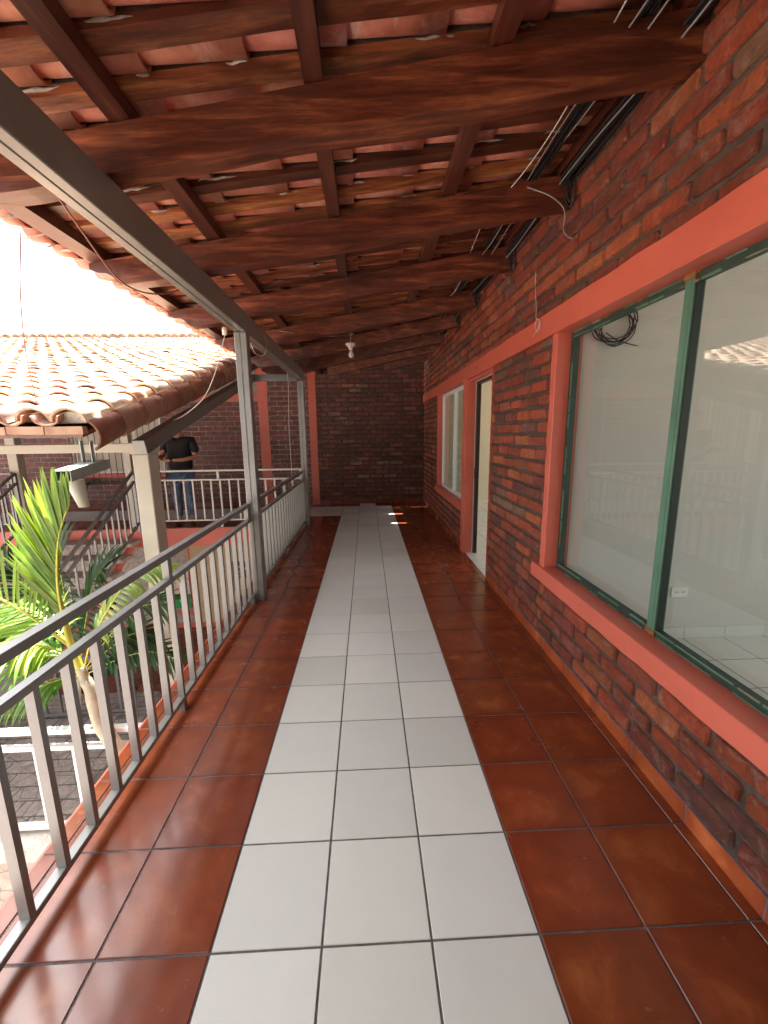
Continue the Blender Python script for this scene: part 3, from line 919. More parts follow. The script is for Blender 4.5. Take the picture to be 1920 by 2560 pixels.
# ================================================================= ROOF
def zr(x, y=0): return 2.695 + .13 * (x + .5) + .012 * max(0, y - 1) * max(0, (x + .5)) / 2.23
roof = empty('tiled_roof', (0, 3, 2.7), 'wooden rafters and clay tiles roofing the corridor', 'roof')
LR = [(-2.15, -2.2), (-1.12, -1.20), (-.12, -.25), (.885, .715), (1.885, 1.69), (2.93, 2.66), (4.07, 3.74), (5.20, 4.64), (6.18, 5.65), (7.25, 6.50), (8.5, 7.40)]
for (yl, yr) in LR:
    q = MB(); sl = (yr - yl) / 2.23
    kk = R.uniform(.8, 1.15); cc_ = (kk, kk * R.uniform(.92, 1.05), kk * R.uniform(.9, 1.05))
    P = []
    xa, xb = -1.02, 1.741
    if yl > 7: xa = -.2
    if yl > 8: xa = .9
    n = 14; b = len(q.v)
    xs = [xa + (xb - xa) * t / n for t in range(n + 1)]
    if xa < -1: xs = [-1.23, -1.18, -1.12, -1.09, -1.06, -1.03] + xs[1:]
    H_ = .165
    for i, x in enumerate(xs):
        y = yl + sl * (x + .5) + R.uniform(-.002, .002); zt = zr(x, y)
        h = H_ + R.uniform(-.003, .003)
        h = {-1.23: .035, -1.18: .062, -1.12: .075, -1.09: .095, -1.06: .125, -1.03: .155}.get(x, h)
        wd = .105
        q.v += [(x, y, zt - h), (x, y + wd, zt - h), (x, y + wd, zt), (x, y, zt)]
    for i in range(len(xs) - 1):
        for k in range(4):
            q.face([b + i * 4 + k, b + (i + 1) * 4 + k, b + (i + 1) * 4 + (k + 1) % 4, b + i * 4 + (k + 1) % 4], 0, cc_)
    q.face([b, b + 1, b + 2, b + 3], 0, cc_); e = b + (len(xs) - 1) * 4; q.face([e + 3, e + 2, e + 1, e], 0, cc_)
    q.build('rafter', 'rafter', roof)
for (x0, wd) in ((-1.225, .10), (-.455, .078), (.295, .072), (.98, .078), (1.655, .08)):
    q = MB(); y = -3.2
    k = R.uniform(.75, 1.05)
    n = 12
    for i in range(n):
        a = -3.2 + i * 11.2 / n; b = -3.2 + (i + 1) * 11.2 / n
        def z_(y): return zr(x0 + wd / 2, y) + .002
        q.hull8([(x0, a, z_(a)), (x0 + wd, a, z_(a) + .010), (x0, b, z_(b)), (x0 + wd, b, z_(b) + .010), (x0, a, z_(a) + .065), (x0 + wd, a, z_(a) + .075), (x0, b, z_(b) + .065), (x0 + wd, b, z_(b) + .075)], 0, 0, (k, k * .95, k * .95))
    q.build('purlin', 'woodY', roof)
# battens and tiles
PITCH = .2115; Y0 = .650 - PITCH * 19
NR = 55
gaps = {(.60, 7.35): 0, (.60, 6.56): 0}
tin = MB(); tcov = MB(); mor = MB(); bed = MB()
def arc_tile(mb, xa, xb, yc, ra, rb, za, zb, up, th=.011, n=8, span=1.0, c=WHITE3, m=0, frame3=None):
    """half-round tile running along x from xa to xb; up=+1 crest up, -1 belly down"""
    b = len(mb.v)
    for (x, r, z0) in ((xa, ra, za), (xb, rb, zb)):
        for rr in (r, r - th):
            for k in range(n + 1):
                t = math.pi * (.5 - span / 2 + span * k / n)
                p = (x, yc + rr * math.cos(t), z0 + up * rr * math.sin(t) * .80)
                mb.v.append(p if frame3 is None else frame3(p))
    N1 = n + 1
    for k in range(n):
        mb.face([b + k, b + k + 1, b + 2 * N1 + k + 1, b + 2 * N1 + k], m, c, None, True)
        mb.face([b + N1 + k + 1, b + N1 + k, b + 3 * N1 + k, b + 3 * N1 + k + 1], m, c, None, True)
        mb.face([b + k + 1, b + k, b + N1 + k, b + N1 + k + 1], m, c)
        mb.face([b + 2 * N1 + k, b + 2 * N1 + k + 1, b + 3 * N1 + k + 1, b + 3 * N1 + k], m, c)
    for k in (0, n):
        mb.face([b + k, b + N1 + k, b + 3 * N1 + k, b + 2 * N1 + k], m, c)
for i in range(NR):
    yb = Y0 + i * PITCH              # batten centre
    if yb > 8.0: break
    xstart = -1.44 if yb < 5.3 else -1.20
    q = MB(); kk = R.choice((R.uniform(.35, .7), R.uniform(.8, 1.3), R.uniform(1.2, 1.6))); cc_ = (kk, kk * (.75 + .25 * kk) * .95, kk * .9)
    n = 6; wob = [R.uniform(-.006, .006) for _ in range(n + 1)]; xs = [-1.27 + (1.74 + 1.27) * t / n for t in range(n + 1)]
    wd = .088 + R.uniform(-.012, .010)
    for t in range(n):
        def zq(x, y): return zr(x, y) + .069
        x0, x1 = xs[t], xs[t + 1]; ya, yc_ = yb + wob[t], yb + wob[t + 1]
        q.hull8([(x0, ya - wd / 2, zq(x0, ya)), (x1, yc_ - wd / 2, zq(x1, yc_)), (x0, ya + wd / 2, zq(x0, ya)), (x1, yc_ + wd / 2, zq(x1, yc_)),
                 (x0, ya - wd / 2, zq(x0, ya) + .03), (x1, yc_ - wd / 2, zq(x1, yc_) + .03), (x0, ya + wd / 2, zq(x0, ya) + .03), (x1, yc_ + wd / 2, zq(x1, yc_) + .03)], 0, 0, cc_)
    q.build('batten', 'batten', roof)
    for t in range(n):
        x0, x1 = xs[t], xs[t + 1]
        bed.hull8([(x0, yb - .043, zq(x0, yb) + .0305), (x1, yb - .043, zq(x1, yb) + .0305), (x0, yb + .043, zq(x0, yb) + .0305), (x1, yb + .043, zq(x1, yb) + .0305),
                   (x0, yb - .030, zq(x0, yb) + .062), (x1, yb - .030, zq(x1, yb) + .062), (x0, yb + .030, zq(x0, yb) + .062), (x1, yb + .030, zq(x1, yb) + .062)])
    yt = yb + PITCH / 2
    jx = -.295 + R.uniform(-.012, .012)
    k0 = -3
    for k in range(k0 - 1, 7):
        xa = jx + k * .357; xb = xa + .40
        if xb < xstart + .1: continue
        xa = max(xa, xstart + R.uniform(-.015, .015))
        if xb > 1.76: xb = 1.76
        if xb - xa < .05: continue
        xm = (xa + xb) / 2
        hole = any(abs(yt - gy) < PITCH / 2 and xa - .06 < gx < xb - .04 for (gx, gy) in gaps)
        c = R.uniform(.8, 1.15); col = (c, c * R.uniform(.88, 1.08), c * R.uniform(.85, 1.1))
        za = zr(xa, yt) + .069 + .071 + .020; zb_ = zr(xb, yt) + .069 + .071 - .013
        if hole:
            gx = [g_ for g_ in gaps if abs(yt - g_[1]) < PITCH / 2][0][0]
            if gx - .13 - xa > .05: arc_tile(tin, xa, gx - .13, yt, .088, .086, za, za + .02, -1, c=col)
            if xb - gx - .13 > .05: arc_tile(tin, gx + .13, xb, yt, .086, .084, zb_ - .02, zb_, -1, c=col)
        else:
            arc_tile(tin, xa, xb, yt + R.uniform(-.004, .004), .080, .072, za, zb_, -1, c=col)
        # mortar wisps at the joints
        if R.random() < .8:
            mx = xb - .03 + R.uniform(-.04, .05); my = yb + PITCH - wd / 2 + .0
            for s_ in (0, 1):
                yy = yt + (.066 if s_ else -.066) + R.uniform(-.004, .004)
                L_ = R.uniform(.06, .22); zz_ = zr(mx, yy) + .069 + .024
                pts = [(mx - L_ * .5 + L_ * t / 6, yy + R.uniform(-.005, .005), zz_ + .13 * (-L_ * .5 + L_ * t / 6) + R.uniform(-.006, .004)) for t in range(7)]
                mor.tube(pts, [.001, .004, .006, .008 * R.uniform(.6, 1.5), .006, .004, .001], 6)
        # cover tile over the batten
        c2 = R.uniform(.75, 1.1)
        thin = any(abs(yb - gy) < PITCH * .75 and xa - .1 < gx < xb + .1 for (gx, gy) in gaps)
        arc_tile(tcov, xa + R.uniform(-.01, .01), xb, yb, *((.056, .052) if thin else (.099, .094)), zr(xa, yb) + .069 + .074, zr(xb, yb) + .069 + .060, 1, c=(c2, c2 * .95, c2 * .95))
tin.build('channel_tiles', 'terra_in', roof)
tcov.build('cover_tiles', 'terra_in', roof)
mor.build('mortar', 'mortarW', roof); bed.build('mortar_bed', 'mortar', roof)

# wall top closure over far wall and behind the roof
# ================================================================= COURTYARD ROOF (stairs and far gallery)
cr = empty('tiled_roof', (-5, 6, 2), 'sunlit barrel tile roof sloping over the stairs and far gallery', 'roof')
SL = .259
def cz(y): return 1.60 + SL * (y - 1.80)
XR = -1.40; PX = .235
to = MB()
LT = .345
rows = 29
ccx = 1 / math.sqrt(1 + SL * SL)
def rot(p):     # tile local (along, across, height) -> world, slope rising along +y
    a, x, h = p
    return (x, 1.80 + a * ccx - h * SL * ccx, 1.60 + a * SL * ccx + h * ccx)
def ocol():
    t = R.random()
    if t < .5: c = (1.0, .96, .88)
    elif t < .72: c = (1.0, .74, .62)
    elif t < .88: c = (.66, .46, .42)
    else: c = (.42, .28, .28)
    k = R.uniform(.8, 1.1); return tuple(v * k for v in c)
for ci in range(34):
    xc = XR - ci * PX; rs = .02 * math.sin(ci * 1.7)
    for r in range(rows):
        a0 = r * LT + rs + R.uniform(-.012, .012); a1 = a0 + LT + .06
        c = ocol(); xx = xc + R.uniform(-.006, .006)
        # cover (crest up)
        arc_tile(to, a0, a1, xx, .114, .099, R.uniform(.013, .022), .000, 1, th=.016, n=7 if r < 12 else 5, c=c, frame3=rot)
        # channel
        if True:
            c = ocol(); c = tuple(v * .9 for v in c)
            arc_tile(to, a0 - (.03 if r == 0 else 0), a1, xx - PX / 2,   .088, .094, .070 - .006, .072, -1, th=.013, n=5, c=c, frame3=rot)
to.build('barrel_tiles', 'terra_out', cr)
ef = MB()
for ci in range(34):                                               # mortar packed into the open ends of the eave tiles
    xc = XR - ci * PX; b = len(ef.v); dd = R.uniform(.03, .07); hh = R.uniform(.062, .078)
    pts = [rot((dd, xc + .098 * math.cos(math.pi * k / 8), .005 + hh * math.sin(math.pi * k / 8) + R.uniform(-.004, .004))) for k in range(9)]
    bk_ = [rot((dd + .05, xc + .098 * math.cos(math.pi * k / 8), .005 + hh * math.sin(math.pi * k / 8))) for k in range(9)]
    ef.v += pts + bk_; ef.face(list(range(b, b + 9))[::-1])
    for k in range(8): ef.face([b + k, b + k + 1, b + 9 + k + 1, b + 9 + k])
ef.build('eaves_filling', 'mortarW', cr)
# verge: a line of covers lying on their side down the right edge
q = MB()
for r in range(27):
    a0 = r * LT + .02; a1 = a0 + LT + .05
    c = ocol(); c = (c[0] * .42, c[1] * .30, c[2] * .28)  # verge tiles tinted darker, the main roof's shadow put into their colour
    def rv(p): return rot((p[0], p[1], p[2]))
    b = len(q.v); n = 7
    for (a, rr) in ((a0, .100), (a1, .088)):
        for rad in (rr, rr - .013):
            for k in range(n + 1):
                t = math.pi * (.42 - .78 * k / n)
                q.v.append(rot((a, -1.335 + rad * math.cos(t), -.075 + rad * math.sin(t) * 1.15)))
    N1 = n + 1
    for k in range(n):
        q.face([b + k, b + k + 1, b + 2 * N1 + k + 1, b + 2 * N1 + k], 0, c, None, True)
        q.face([b + N1 + k + 1, b + N1 + k, b + 3 * N1 + k, b + 3 * N1 + k + 1], 0, c, None, True)
        q.face([b + k + 1, b + k, b + N1 + k, b + N1 + k + 1], 0, c)
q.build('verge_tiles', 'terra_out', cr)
# eaves mortar with scalloped underside filler, board and battens
q = MB(); q.hull8([rot((-.02, -9.3, -.075)), rot((-.02, -1.32, -.075)), rot((9.9, -9.3, -.075)), rot((9.9, -1.32, -.075)), rot((-.02, -9.3, -.045)), rot((-.02, -1.32, -.045)), rot((9.9, -9.3, -.045)), rot((9.9, -1.32, -.045))])
q.build('roof_boarding', 'woodY', cr)
q = MB()
n = 34
for i in range(n):
    xa = XR + .1 - i * PX
    q.bar((xa, 1.795 + R.uniform(-.006, .006), 1.566), (xa - PX, 1.795, 1.566 + R.uniform(-.006, .006)), .05, .05, 0, (.62, .5, .42))
q.build('eaves_mortar', 'terra_out', cr)
# ridge: upstanding row of tile ends, then ridge caps behind
q = MB(); q2 = MB()
RYA = rows * LT
for ci in range(35):
    xc = XR - ci * PX + R.uniform(-.02, .02)
    c = ocol()
    arc_tile(q, RYA - .12, RYA + .9, xc, .125, .11, .10, .09, 1, th=.02, n=8, c=c, frame3=rot)
    # mortar disc in the open end
    b = len(q2.v); pts = [rot((RYA - .105, xc + .112 * math.cos(math.pi * k / 8), .09 + .09 * math.sin(math.pi * k / 8))) for k in range(9)]
    q2.v += pts; q2.face(list(range(b, b + 9))); q2.face(list(range(b, b + 9))[::-1])
    arc_tile(q, RYA - .1, RYA + .9, xc - PX / 2, .07, .07, .115, .115, -1, th=.015, n=4, c=ocol(), frame3=rot)
q2.hull8([rot((RYA - .10, -9.5, -.02)), rot((RYA - .10, XR + .1, -.02)), rot((RYA + .9, -9.5, -.02)), rot((RYA + .9, XR + .1, -.02)), rot((RYA - .10, -9.5, .09)), rot((RYA - .10, XR + .1, .09)), rot((RYA + .9, -9.5, .09)), rot((RYA + .9, XR + .1, .09))])
for ci in range(22):
    xa = XR + .1 - ci * .37; arcp = MB()
    b = len(q.v); n = 8; yy = 1.80 + (RYA + .62) * ccx; z0 = 1.60 + (RYA + .62) * SL * ccx + .13
    for (x, r) in ((xa + .03, .12), (xa - .37, .105)):
        for k in range(n + 1):
            t = math.pi * k / n; q.v.append((x, yy + r * math.cos(t), z0 + r * math.sin(t) + R.uniform(-.004, .004)))
    c = ocol()
    for k in range(n): q.face([b + k, b + k + 1, b + n + 1 + k + 1, b + n + 1 + k], 0, c, None, True)
q.build('ridge_tiles', 'terra_out', cr); q2.build('ridge_mortar', 'mortarW', cr)
# verge beam, eaves beam and columns
q = MB()
q.bar((-1.30, 2.42, 1.44 - .06 + .055), (-1.30, 5.93, 2.40), .10, .115, bev=.004)
q.build('verge_beam', 'steel', cr)
q = MB(); q.box(-9.3, -1.41, 2.50, 2.60, 1.395, 1.465, bev=.003); q.box(-1.408, -1.255, 2.46, 2.64, 1.38, 1.47, bev=.003); q.build('eaves_beam', 'cream', cr)
for x in (-5.05, -8.8):
    q = MB(); q.bar((x, 2.42, 1.42), (x, 5.93, 2.38), .08, .10); q.build('rafter', 'steel', cr)
def column(x0, x1, y0, y1, z0, z1, label, mt='cream', mt2='steel'):
    c = empty('column', ((x0 + x1) / 2, (y0 + y1) / 2, z0), label, 'column', 'courtyard roof columns')
    q = MB(); q.box(x0, x1, y0, y0 + (y1 - y0) * .62, z0, z1, bev=.006); q.build('shaft', mt, c)
    q = MB(); q.box(x0 + .012, x1 - .008, y0 + (y1 - y0) * .62 + .003, y1, z0, z1, bev=.004); q.build('rear_channel', mt, c)
    q = MB(); q.box(x0 - .012, x1 + .012, y0 - .012, y1 + .012, z0, z0 + .012); q.build('base_plate', 'steel', c)
column(-1.402, -1.272, 2.48, 2.66, -2.79, 1.378, 'tall cream steel column right of the stair, under the tile roof verge')
column(-5.28, -5.13, 5.98, 6.14, 0.001, 2.34, 'grey column at the left of the stair head, far left of the photo')
column(-3.47, -3.36, 6.0, 6.12, .001, 2.34, 'slim grey post at the right of the stair head, behind the cream column')
# gutter under the eave corner
gu = empty('gutter', (-1.32, 1.7, 1.3), 'galvanised box gutter end with grey downspout under the roof corner', 'gutter')
q = MB()
def gp(x, z, y): return (x, y, z)
ga, gb = 1.55, 1.95
dz_ = .05
q.hull8([(-1.374, ga, 1.262), (-1.262, ga, 1.262), (-1.374, gb, 1.262 + dz_), (-1.262, gb, 1.262 + dz_), (-1.374, ga, 1.266), (-1.262, ga, 1.266), (-1.374, gb, 1.266 + dz_), (-1.262, gb, 1.266 + dz_)])
for x in (-1.374, -1.266): q.hull8([(x, ga, 1.266), (x + .004, ga, 1.266), (x, gb, 1.266 + dz_), (x + .004, gb, 1.266 + dz_), (x, ga, 1.325), (x + .004, ga, 1.325), (x, gb, 1.325 + dz_), (x + .004, gb, 1.325 + dz_)])
q.hull8([(-1.374, ga, 1.325), (-1.262, ga, 1.325), (-1.374, ga + .35, 1.325 + .044), (-1.262, ga + .35, 1.325 + .044), (-1.374, ga, 1.329), (-1.262, ga, 1.329), (-1.374, ga + .35, 1.329 + .044), (-1.262, ga + .35, 1.329 + .044)])
q.build('channel', 'galv', gu)
q = MB()
b = len(q.v); n = 16
prof = [(-1.335, 1.68, 1.262, .052), (-1.325, 1.69, 1.18, .043), (-1.312, 1.70, 1.085, .030)]
for (x, y, z, r) in prof:
    for k in range(n):
        t = 2 * math.pi * k / n; q.v.append((x + r * math.cos(t), y + r * math.sin(t), z))
for i in range(2):
    for k in range(n): q.face([b + i * n + k, b + i * n + (k + 1) % n, b + (i + 1) * n + (k + 1) % n, b + (i + 1) * n + k], 0, WHITE3, None, True)
q.face([b + 2 * n + k for k in range(n)])
q.build('downspout', 'pvc', gu)
q = MB()
q.box(-1.29, -1.284, 1.80, 1.83, 1.33, 1.50); q.box(-1.352, -1.346, 1.80, 1.83, 1.33, 1.50); q.build('strap', 'galv', gu)

# ================================================================= STAIRS, LANDING, WHITE RAIL
LZ = -1.56
q = MB(); q.box(-6.2, -1.78, 1.76, 3.35, LZ - .12, LZ, 0); q.box(-6.2, -1.78, 1.735, 1.758, LZ - .13, LZ + .004, 1)
q.box(-6.1, -5.9, 1.9, 3.2, -2.79, LZ - .12, 1); q.box(-2.1, -1.9, 1.9, 3.2, -2.79, LZ - .12, 1)
tag(q.build('landing', ['paver', 'stone']), 'stone paved stair landing below the far gallery', kind='structure')
st = empty('staircase', (-4.2, 4.6, 0), 'open stone tread staircase dropping from the far gallery to the landing', 'staircase')
ns = 8
for k in range(1, ns + 1):
    q = MB(); y = 5.93 - k * .31; z = -k * .173
    q.box(-5.12, -3.30, y, y + .33, z - .065, z, bev=.008)
    q.build('tread', 'stone', st)
for x in (-5.05, -3.42):
    q = MB(); q.bar((x, 5.93, -.22), (x, 3.4, LZ - .0), .06, .10); q.build('stringer', 'red', st)
def stair_rail(label, x, grp='stair handrails'):
    r = empty('handrail', (x, 4.6, 0), label, 'handrail', grp)
    m_ = .558
    ya, yb = 5.92, 3.30
    def zq(y, o): return o - (ya - y) * m_
    for nm, o in (('top_rail', .955), ('middle_rail', .80), ('bottom_rail', .11)):
        q = MB(); q.bar((x, ya, zq(ya, o)), (x, yb, zq(yb, o)), .040, .035, bev=.002); q.build(nm, 'steel', r)
    y = ya - .10
    while y > yb:
        q = MB(); q.box(x - .012, x + .012, y - .012, y + .012, zq(y, .11) + .01, zq(y, .80) - .01); q.build('baluster', 'steel', r); y -= .15
    for y in (ya, yb):
        q = MB(); q.box(x - .02, x + .02, y - .02, y + .02, zq(y, .955) - 1.0, zq(y, .955)); q.build('post', 'steel', r)
stair_rail('sloping stair handrail on the right side of the treads', -3.30)
stair_rail('sloping stair handrail on the left side of the treads', -5.16)
railing_x('bright white railing in full sun on the stone coping beyond the near railing', 1.38, -4.6, -.80, [-.902 - .238 * k for k in range(0, 15)], [-.82, -2.8, -4.58], z=(.746, .630, .05), mt='whitepaint', grp='landing railings', zb=-1.019)
cp = empty('garden_wall', (-2.8, 1.35, -2.79), 'pale stone coping wall carrying the white railing', 'wall')
q = MB(); q.box(-4.8, -.79, 1.26, 1.47, -1.12, -1.02, bev=.006); q.build('coping', 'stone_pale', cp)
q = MB(); q.box(-4.75, -1.02, 1.32, 1.42, -2.79, -1.122); q.build('wall_body', 'stone', cp)
# lower shaded rail behind the landing
def railing_line(label, a, b, zb, n, mt='steel', hgt=.72):
    a = Vector(a); b = Vector(b)
    r = empty('railing', ((a.x + b.x) / 2, (a.y + b.y) / 2, zb), label, 'railing', 'landing railings')
    for nm, z in (('top_rail', hgt), ('middle_rail', hgt - .13), ('bottom_rail', .06)):
        q = MB(); q.bar((a.x, a.y, zb + z), (b.x, b.y, zb + z), .04, .03); q.build(nm, mt, r)
    for k in range(n + 1):
        p = a.lerp(b, k / n); q = MB()
        q.box(p.x - .012, p.x + .012, p.y - .012, p.y + .012, zb + (.0 if k in (0, n) else .07), zb + hgt - (.02 if k in (0, n) else .14)); q.build('baluster', mt, r)
railing_line('low grey railing in shade at the back of the landing, behind the palm trunk', (-3.25, 3.25), (-1.85, 3.34), LZ + .002, 9)
# bench
be = empty('bench', (-3.7, 2.9, LZ), 'small grey steel bench frame on the landing behind the white railing', 'bench')
for (x, y) in ((-4.1, 2.75), (-3.45, 2.75), (-4.1, 3.05), (-3.45, 3.05)):
    q = MB(); q.box(x - .02, x + .02, y - .02, y + .02, LZ + .001, LZ + .40); q.build('leg', 'steel', be)
q = MB(); q.box(-4.15, -3.40, 2.70, 3.10, LZ + .402, LZ + .43); q.build('seat', 'steel', be)
q = MB(); q.box(-4.1, -3.45, 2.74, 2.76, LZ + .12, LZ + .15); q.build('stretcher', 'steel', be)

# lower wall below the far gallery with poster and notice board
lw = empty('lower_wall', (-3, FY, -2.8), 'tan plastered ground floor wall below the far gallery', 'wall')
q = MB(); q.box(-3.47, 1.7, FY, FY + .12, -2.79, -.32); q.build('plaster', 'tan', lw)
q = MB(); q.box(-9.4, -3.47, FY, FY + .12, -2.79, -.32); q.build('stonework', 'stone', lw)
q = MB(); q.box(-9.4, 1.7, FY - .02, FY - .001, -.86, -.32); q.box(-3.50, -3.46, FY - .015, FY - .001, -2.3, -.86); q.box(-9.4, 1.7, FY - .02, FY - .001, -2.79, -2.68); q.box(-3.86, -3.46, FY - .02, FY - .016, -2.48, -2.36); q.build('red_trim', 'red', lw)
po = MB(); po.box(-3.90, -3.52, FY - .035, FY - .022, -2.32, -1.35); po = tag(po.build('banner', 'poster'), 'tall banner with pinkish picture above a green panel on the lower wall', 'banner')
q = MB(); q.box(-3.895, -3.525, FY - .038, FY - .0355, -2.315, -1.98); q.build('green_panel', 'greensign', po)
def letters(txt, loc, size, mt, parent, rot_=(math.pi / 2, 0, 0)):
    cu = bpy.data.curves.new('lettering', 'FONT'); cu.body = txt; cu.size = size; cu.extrude = .0008; cu.align_x = 'CENTER'
    cu.materials.append(MT[mt])
    t_ = bpy.data.objects.new('lettering_curve', cu); COL.objects.link(t_)
    bpy.context.view_layer.update()
    me = bpy.data.meshes.new_from_object(t_.evaluated_get(bpy.context.evaluated_depsgraph_get()))
    bpy.data.objects.remove(t_)
    o = bpy.data.objects.new('lettering', me); COL.objects.link(o); o.parent = parent; o.location = Vector(loc) - wloc(parent); o.rotation_euler = rot_
    return o
letters('IPSA', (-3.70, FY - .040, -2.16), .075, 'signwhite', po)
nb = MB(); nb.box(-2.54, -2.20, FY - .03, FY - .005, -1.93, -1.25, bev=.004); nb = tag(nb.build('notice_board', 'iron'), 'dark framed picture board on the tan lower wall', 'board')
q = MB(); q.box(-2.52, -2.22, FY - .034, FY - .031, -1.91, -1.64); q.build('lower_picture', 'tan', nb)
q = MB()
for k in range(7): a = -2.51 + R.uniform(0, .2); z = -1.60 + R.uniform(0, .22); q.box(a, a + R.uniform(.04, .09), FY - .034, FY - .031, z, z + R.uniform(.03, .07))
q.build('picture_patch', 'poster', nb)

# closing building mass behind far wall, and beyond the rooms
# ================================================================= WIRES AND LAMP
q = MB()
def wire(name, pts, r, mt, label, cat='wire', parent=None, n=6, sm_=8):
    q = MB(); q.tube(smooth(pts, sm_), r, n); o = q.build(name, mt, parent)
    if parent is None: tag(o, label, cat)
    return o
wire('hanging_wire', [(-.60, .35, 2.52), (-.585, .55, 2.47), (-.62, .85, 2.36), (-.68, 1.25, 2.27), (-.66, 1.55, 2.30), (-.60, 1.78, 2.40), (-.52, 1.86, 2.50)], .004, 'wire', 'dark brown wire looping beneath the steel eaves beam at upper left')
wire('hanging_wire', [(-1.35, 1.583, 2.62), (-1.46, 1.66, 2.35), (-1.62, 1.84, 2.08), (-1.80, 2.1, 1.80), (-1.86, 2.2, 1.73)], .0035, 'wire', 'thin reddish wire dropping from the eaves onto the sunlit tile roof')
w3 = empty('hanging_wire', (-.62, 2.66, 2.3), 'white cord hanging from a pale insulator left of the tall post', 'wire')
q = MB(); q.lathe([(.008, 0), (.019, .004), (.019, .055), (.010, .062)], (-.625, 2.62, 2.315), 12); q.build('insulator', 'porcelain', w3)
wire('cord', [(-.625, 2.62, 2.315), (-.75, 2.7, 2.05), (-.90, 2.8, 1.85), (-1.10, 2.9, 1.72), (-1.27, 3.0, 1.66)], .004, 'whitewire', '', parent=w3)
wire('hanging_wire', [(-.72, 5.86, 2.50), (-.71, 5.86, 2.30), (-.735, 5.86, 1.6), (-.73, 5.86, 1.0), (-.735, 5.86, .55)], .005, 'whitewire', 'straight white cord hanging in front of the far brick wall beside the corner post')
wire('hanging_wire', [(-.49, 3.3, 2.52), (-.47, 3.42, 2.42), (-.50, 3.40, 2.30), (-.55, 3.28, 2.29), (-.57, 3.2, 2.36)], .0035, 'whitewire', 'short pale wire loop hooked round the steel beam past the tall post')
wire('roof_wire', [(-.45, 4.0, 2.66), (.0, 4.15, 2.63), (.33, 4.38, 2.70), (.36, 4.42, 2.72)], .003, 'whitewire', 'pale wire strung across the rafters towards the bulb')
wire('hanging_wire', [(1.705, 2.12, 2.62), (1.70, 2.10, 2.50), (1.695, 2.05, 2.37), (1.69, 2.03, 2.29), (1.688, 1.97, 2.27), (1.686, 1.94, 2.23), (1.686, 1.98, 2.19), (1.686, 2.03, 2.23), (1.684, 2.00, 2.28), (1.684, 1.95, 2.24), (1.682, 1.99, 2.20), (1.682, 2.05, 2.17)], .0022, 'whitewire', 'thin coiled wire hanging over the coral band between window and doorway')
lamp = empty('ceiling_lamp', (.33, 4.4, 2.5), 'white porcelain lampholder with bare bulb hanging from the rafters', 'lamp')
wire('cord', [(.345, 4.4, 2.76), (.335, 4.4, 2.68), (.33, 4.4, 2.605)], .003, 'whitewire', '', parent=lamp)
q = MB(); q.lathe([(.055, .0), (.064, -.008), (.058, -.022), (.040, -.040), (.024, -.055), (.021, -.08)], (.33, 4.4, 2.605), 20); q.build('lampholder', 'porcelain', lamp)
q = MB(); q.lathe([(.016, .0), (.018, -.02), (.028, -.035), (.0335, -.055), (.030, -.075), (.017, -.090), (.004, -.094)], (.335, 4.4, 2.527), 18); q.build('bulb', 'lampglass', lamp)
# bundles of cables under the roof beside the right wall
cb = empty('cable_bundle', (1.6, 2, 2.95), 'black and grey cables running under the roof along the top of the right wall', 'cables')
def run(x, zoff, r, mt, y0=-2.8, y1=7.2, amp=.012, part='cable'):
    pts = []; y = y0
    ph = R.uniform(0, 6)
    while y < y1:
        pts.append((x + amp * math.sin(y * 2.1 + ph) + R.uniform(-.004, .004), y, zr(x, y) - .02 + zoff + .02 * math.sin(y * 3.1 + ph) * (amp / .012) + R.uniform(-.004, .004))); y += .25
    q = MB(); q.tube(smooth(pts, 3), r, 5); q.build(part, mt, cb)
for k in range(7): run(1.50 + .012 * (k % 4) + R.uniform(-.004, .004), .03 + .010 * (k // 4), .007, 'black', amp=.006)
run(1.47, .01, .0035, 'cablegrey'); run(1.535, .005, .0035, 'cablegrey'); run(1.40, .03, .0035, 'whitewire', amp=.03)
for k in range(9): run(1.665 + .011 * (k % 4) + R.uniform(-.004, .004), -.03 + .011 * (k // 4), .009, 'black', amp=.006)
run(1.655, -.045, .004, 'cablegrey')
for (y, dz) in ((1.50, 0), (2.46, .02), (3.54, .0), (4.44, .02)):          # loops hanging by the rafter ends
    z0 = zr(1.68, y) - .05
    for k in range(4):
        s_ = R.uniform(.01, .03); h = R.uniform(.10, .17)
        pts = smooth([(1.69, y + .11, z0 + .10), (1.70 - .01 * k, y + .13 + s_, z0 - h * .4), (1.70, y + .13 + s_ * .5, z0 - h), (1.705, y + .10, z0 - h * .5), (1.69, y + .09, z0 + .05)], 6)
        q = MB(); q.tube(pts, .0045, 5); q.build('cable_loop', 'black', cb)
q = MB(); q.tube(smooth([(1.45, 1.75, 2.96), (1.50, 1.68, 2.90), (1.58, 1.65, 2.855), (1.66, 1.66, 2.81), (1.67, 1.63, 2.745), (1.67, 1.64, 2.68), (1.675, 1.60, 2.625), (1.68, 1.54, 2.585)], 8), .0038, 6); q.build('cable_tail', 'cablegrey', cb)

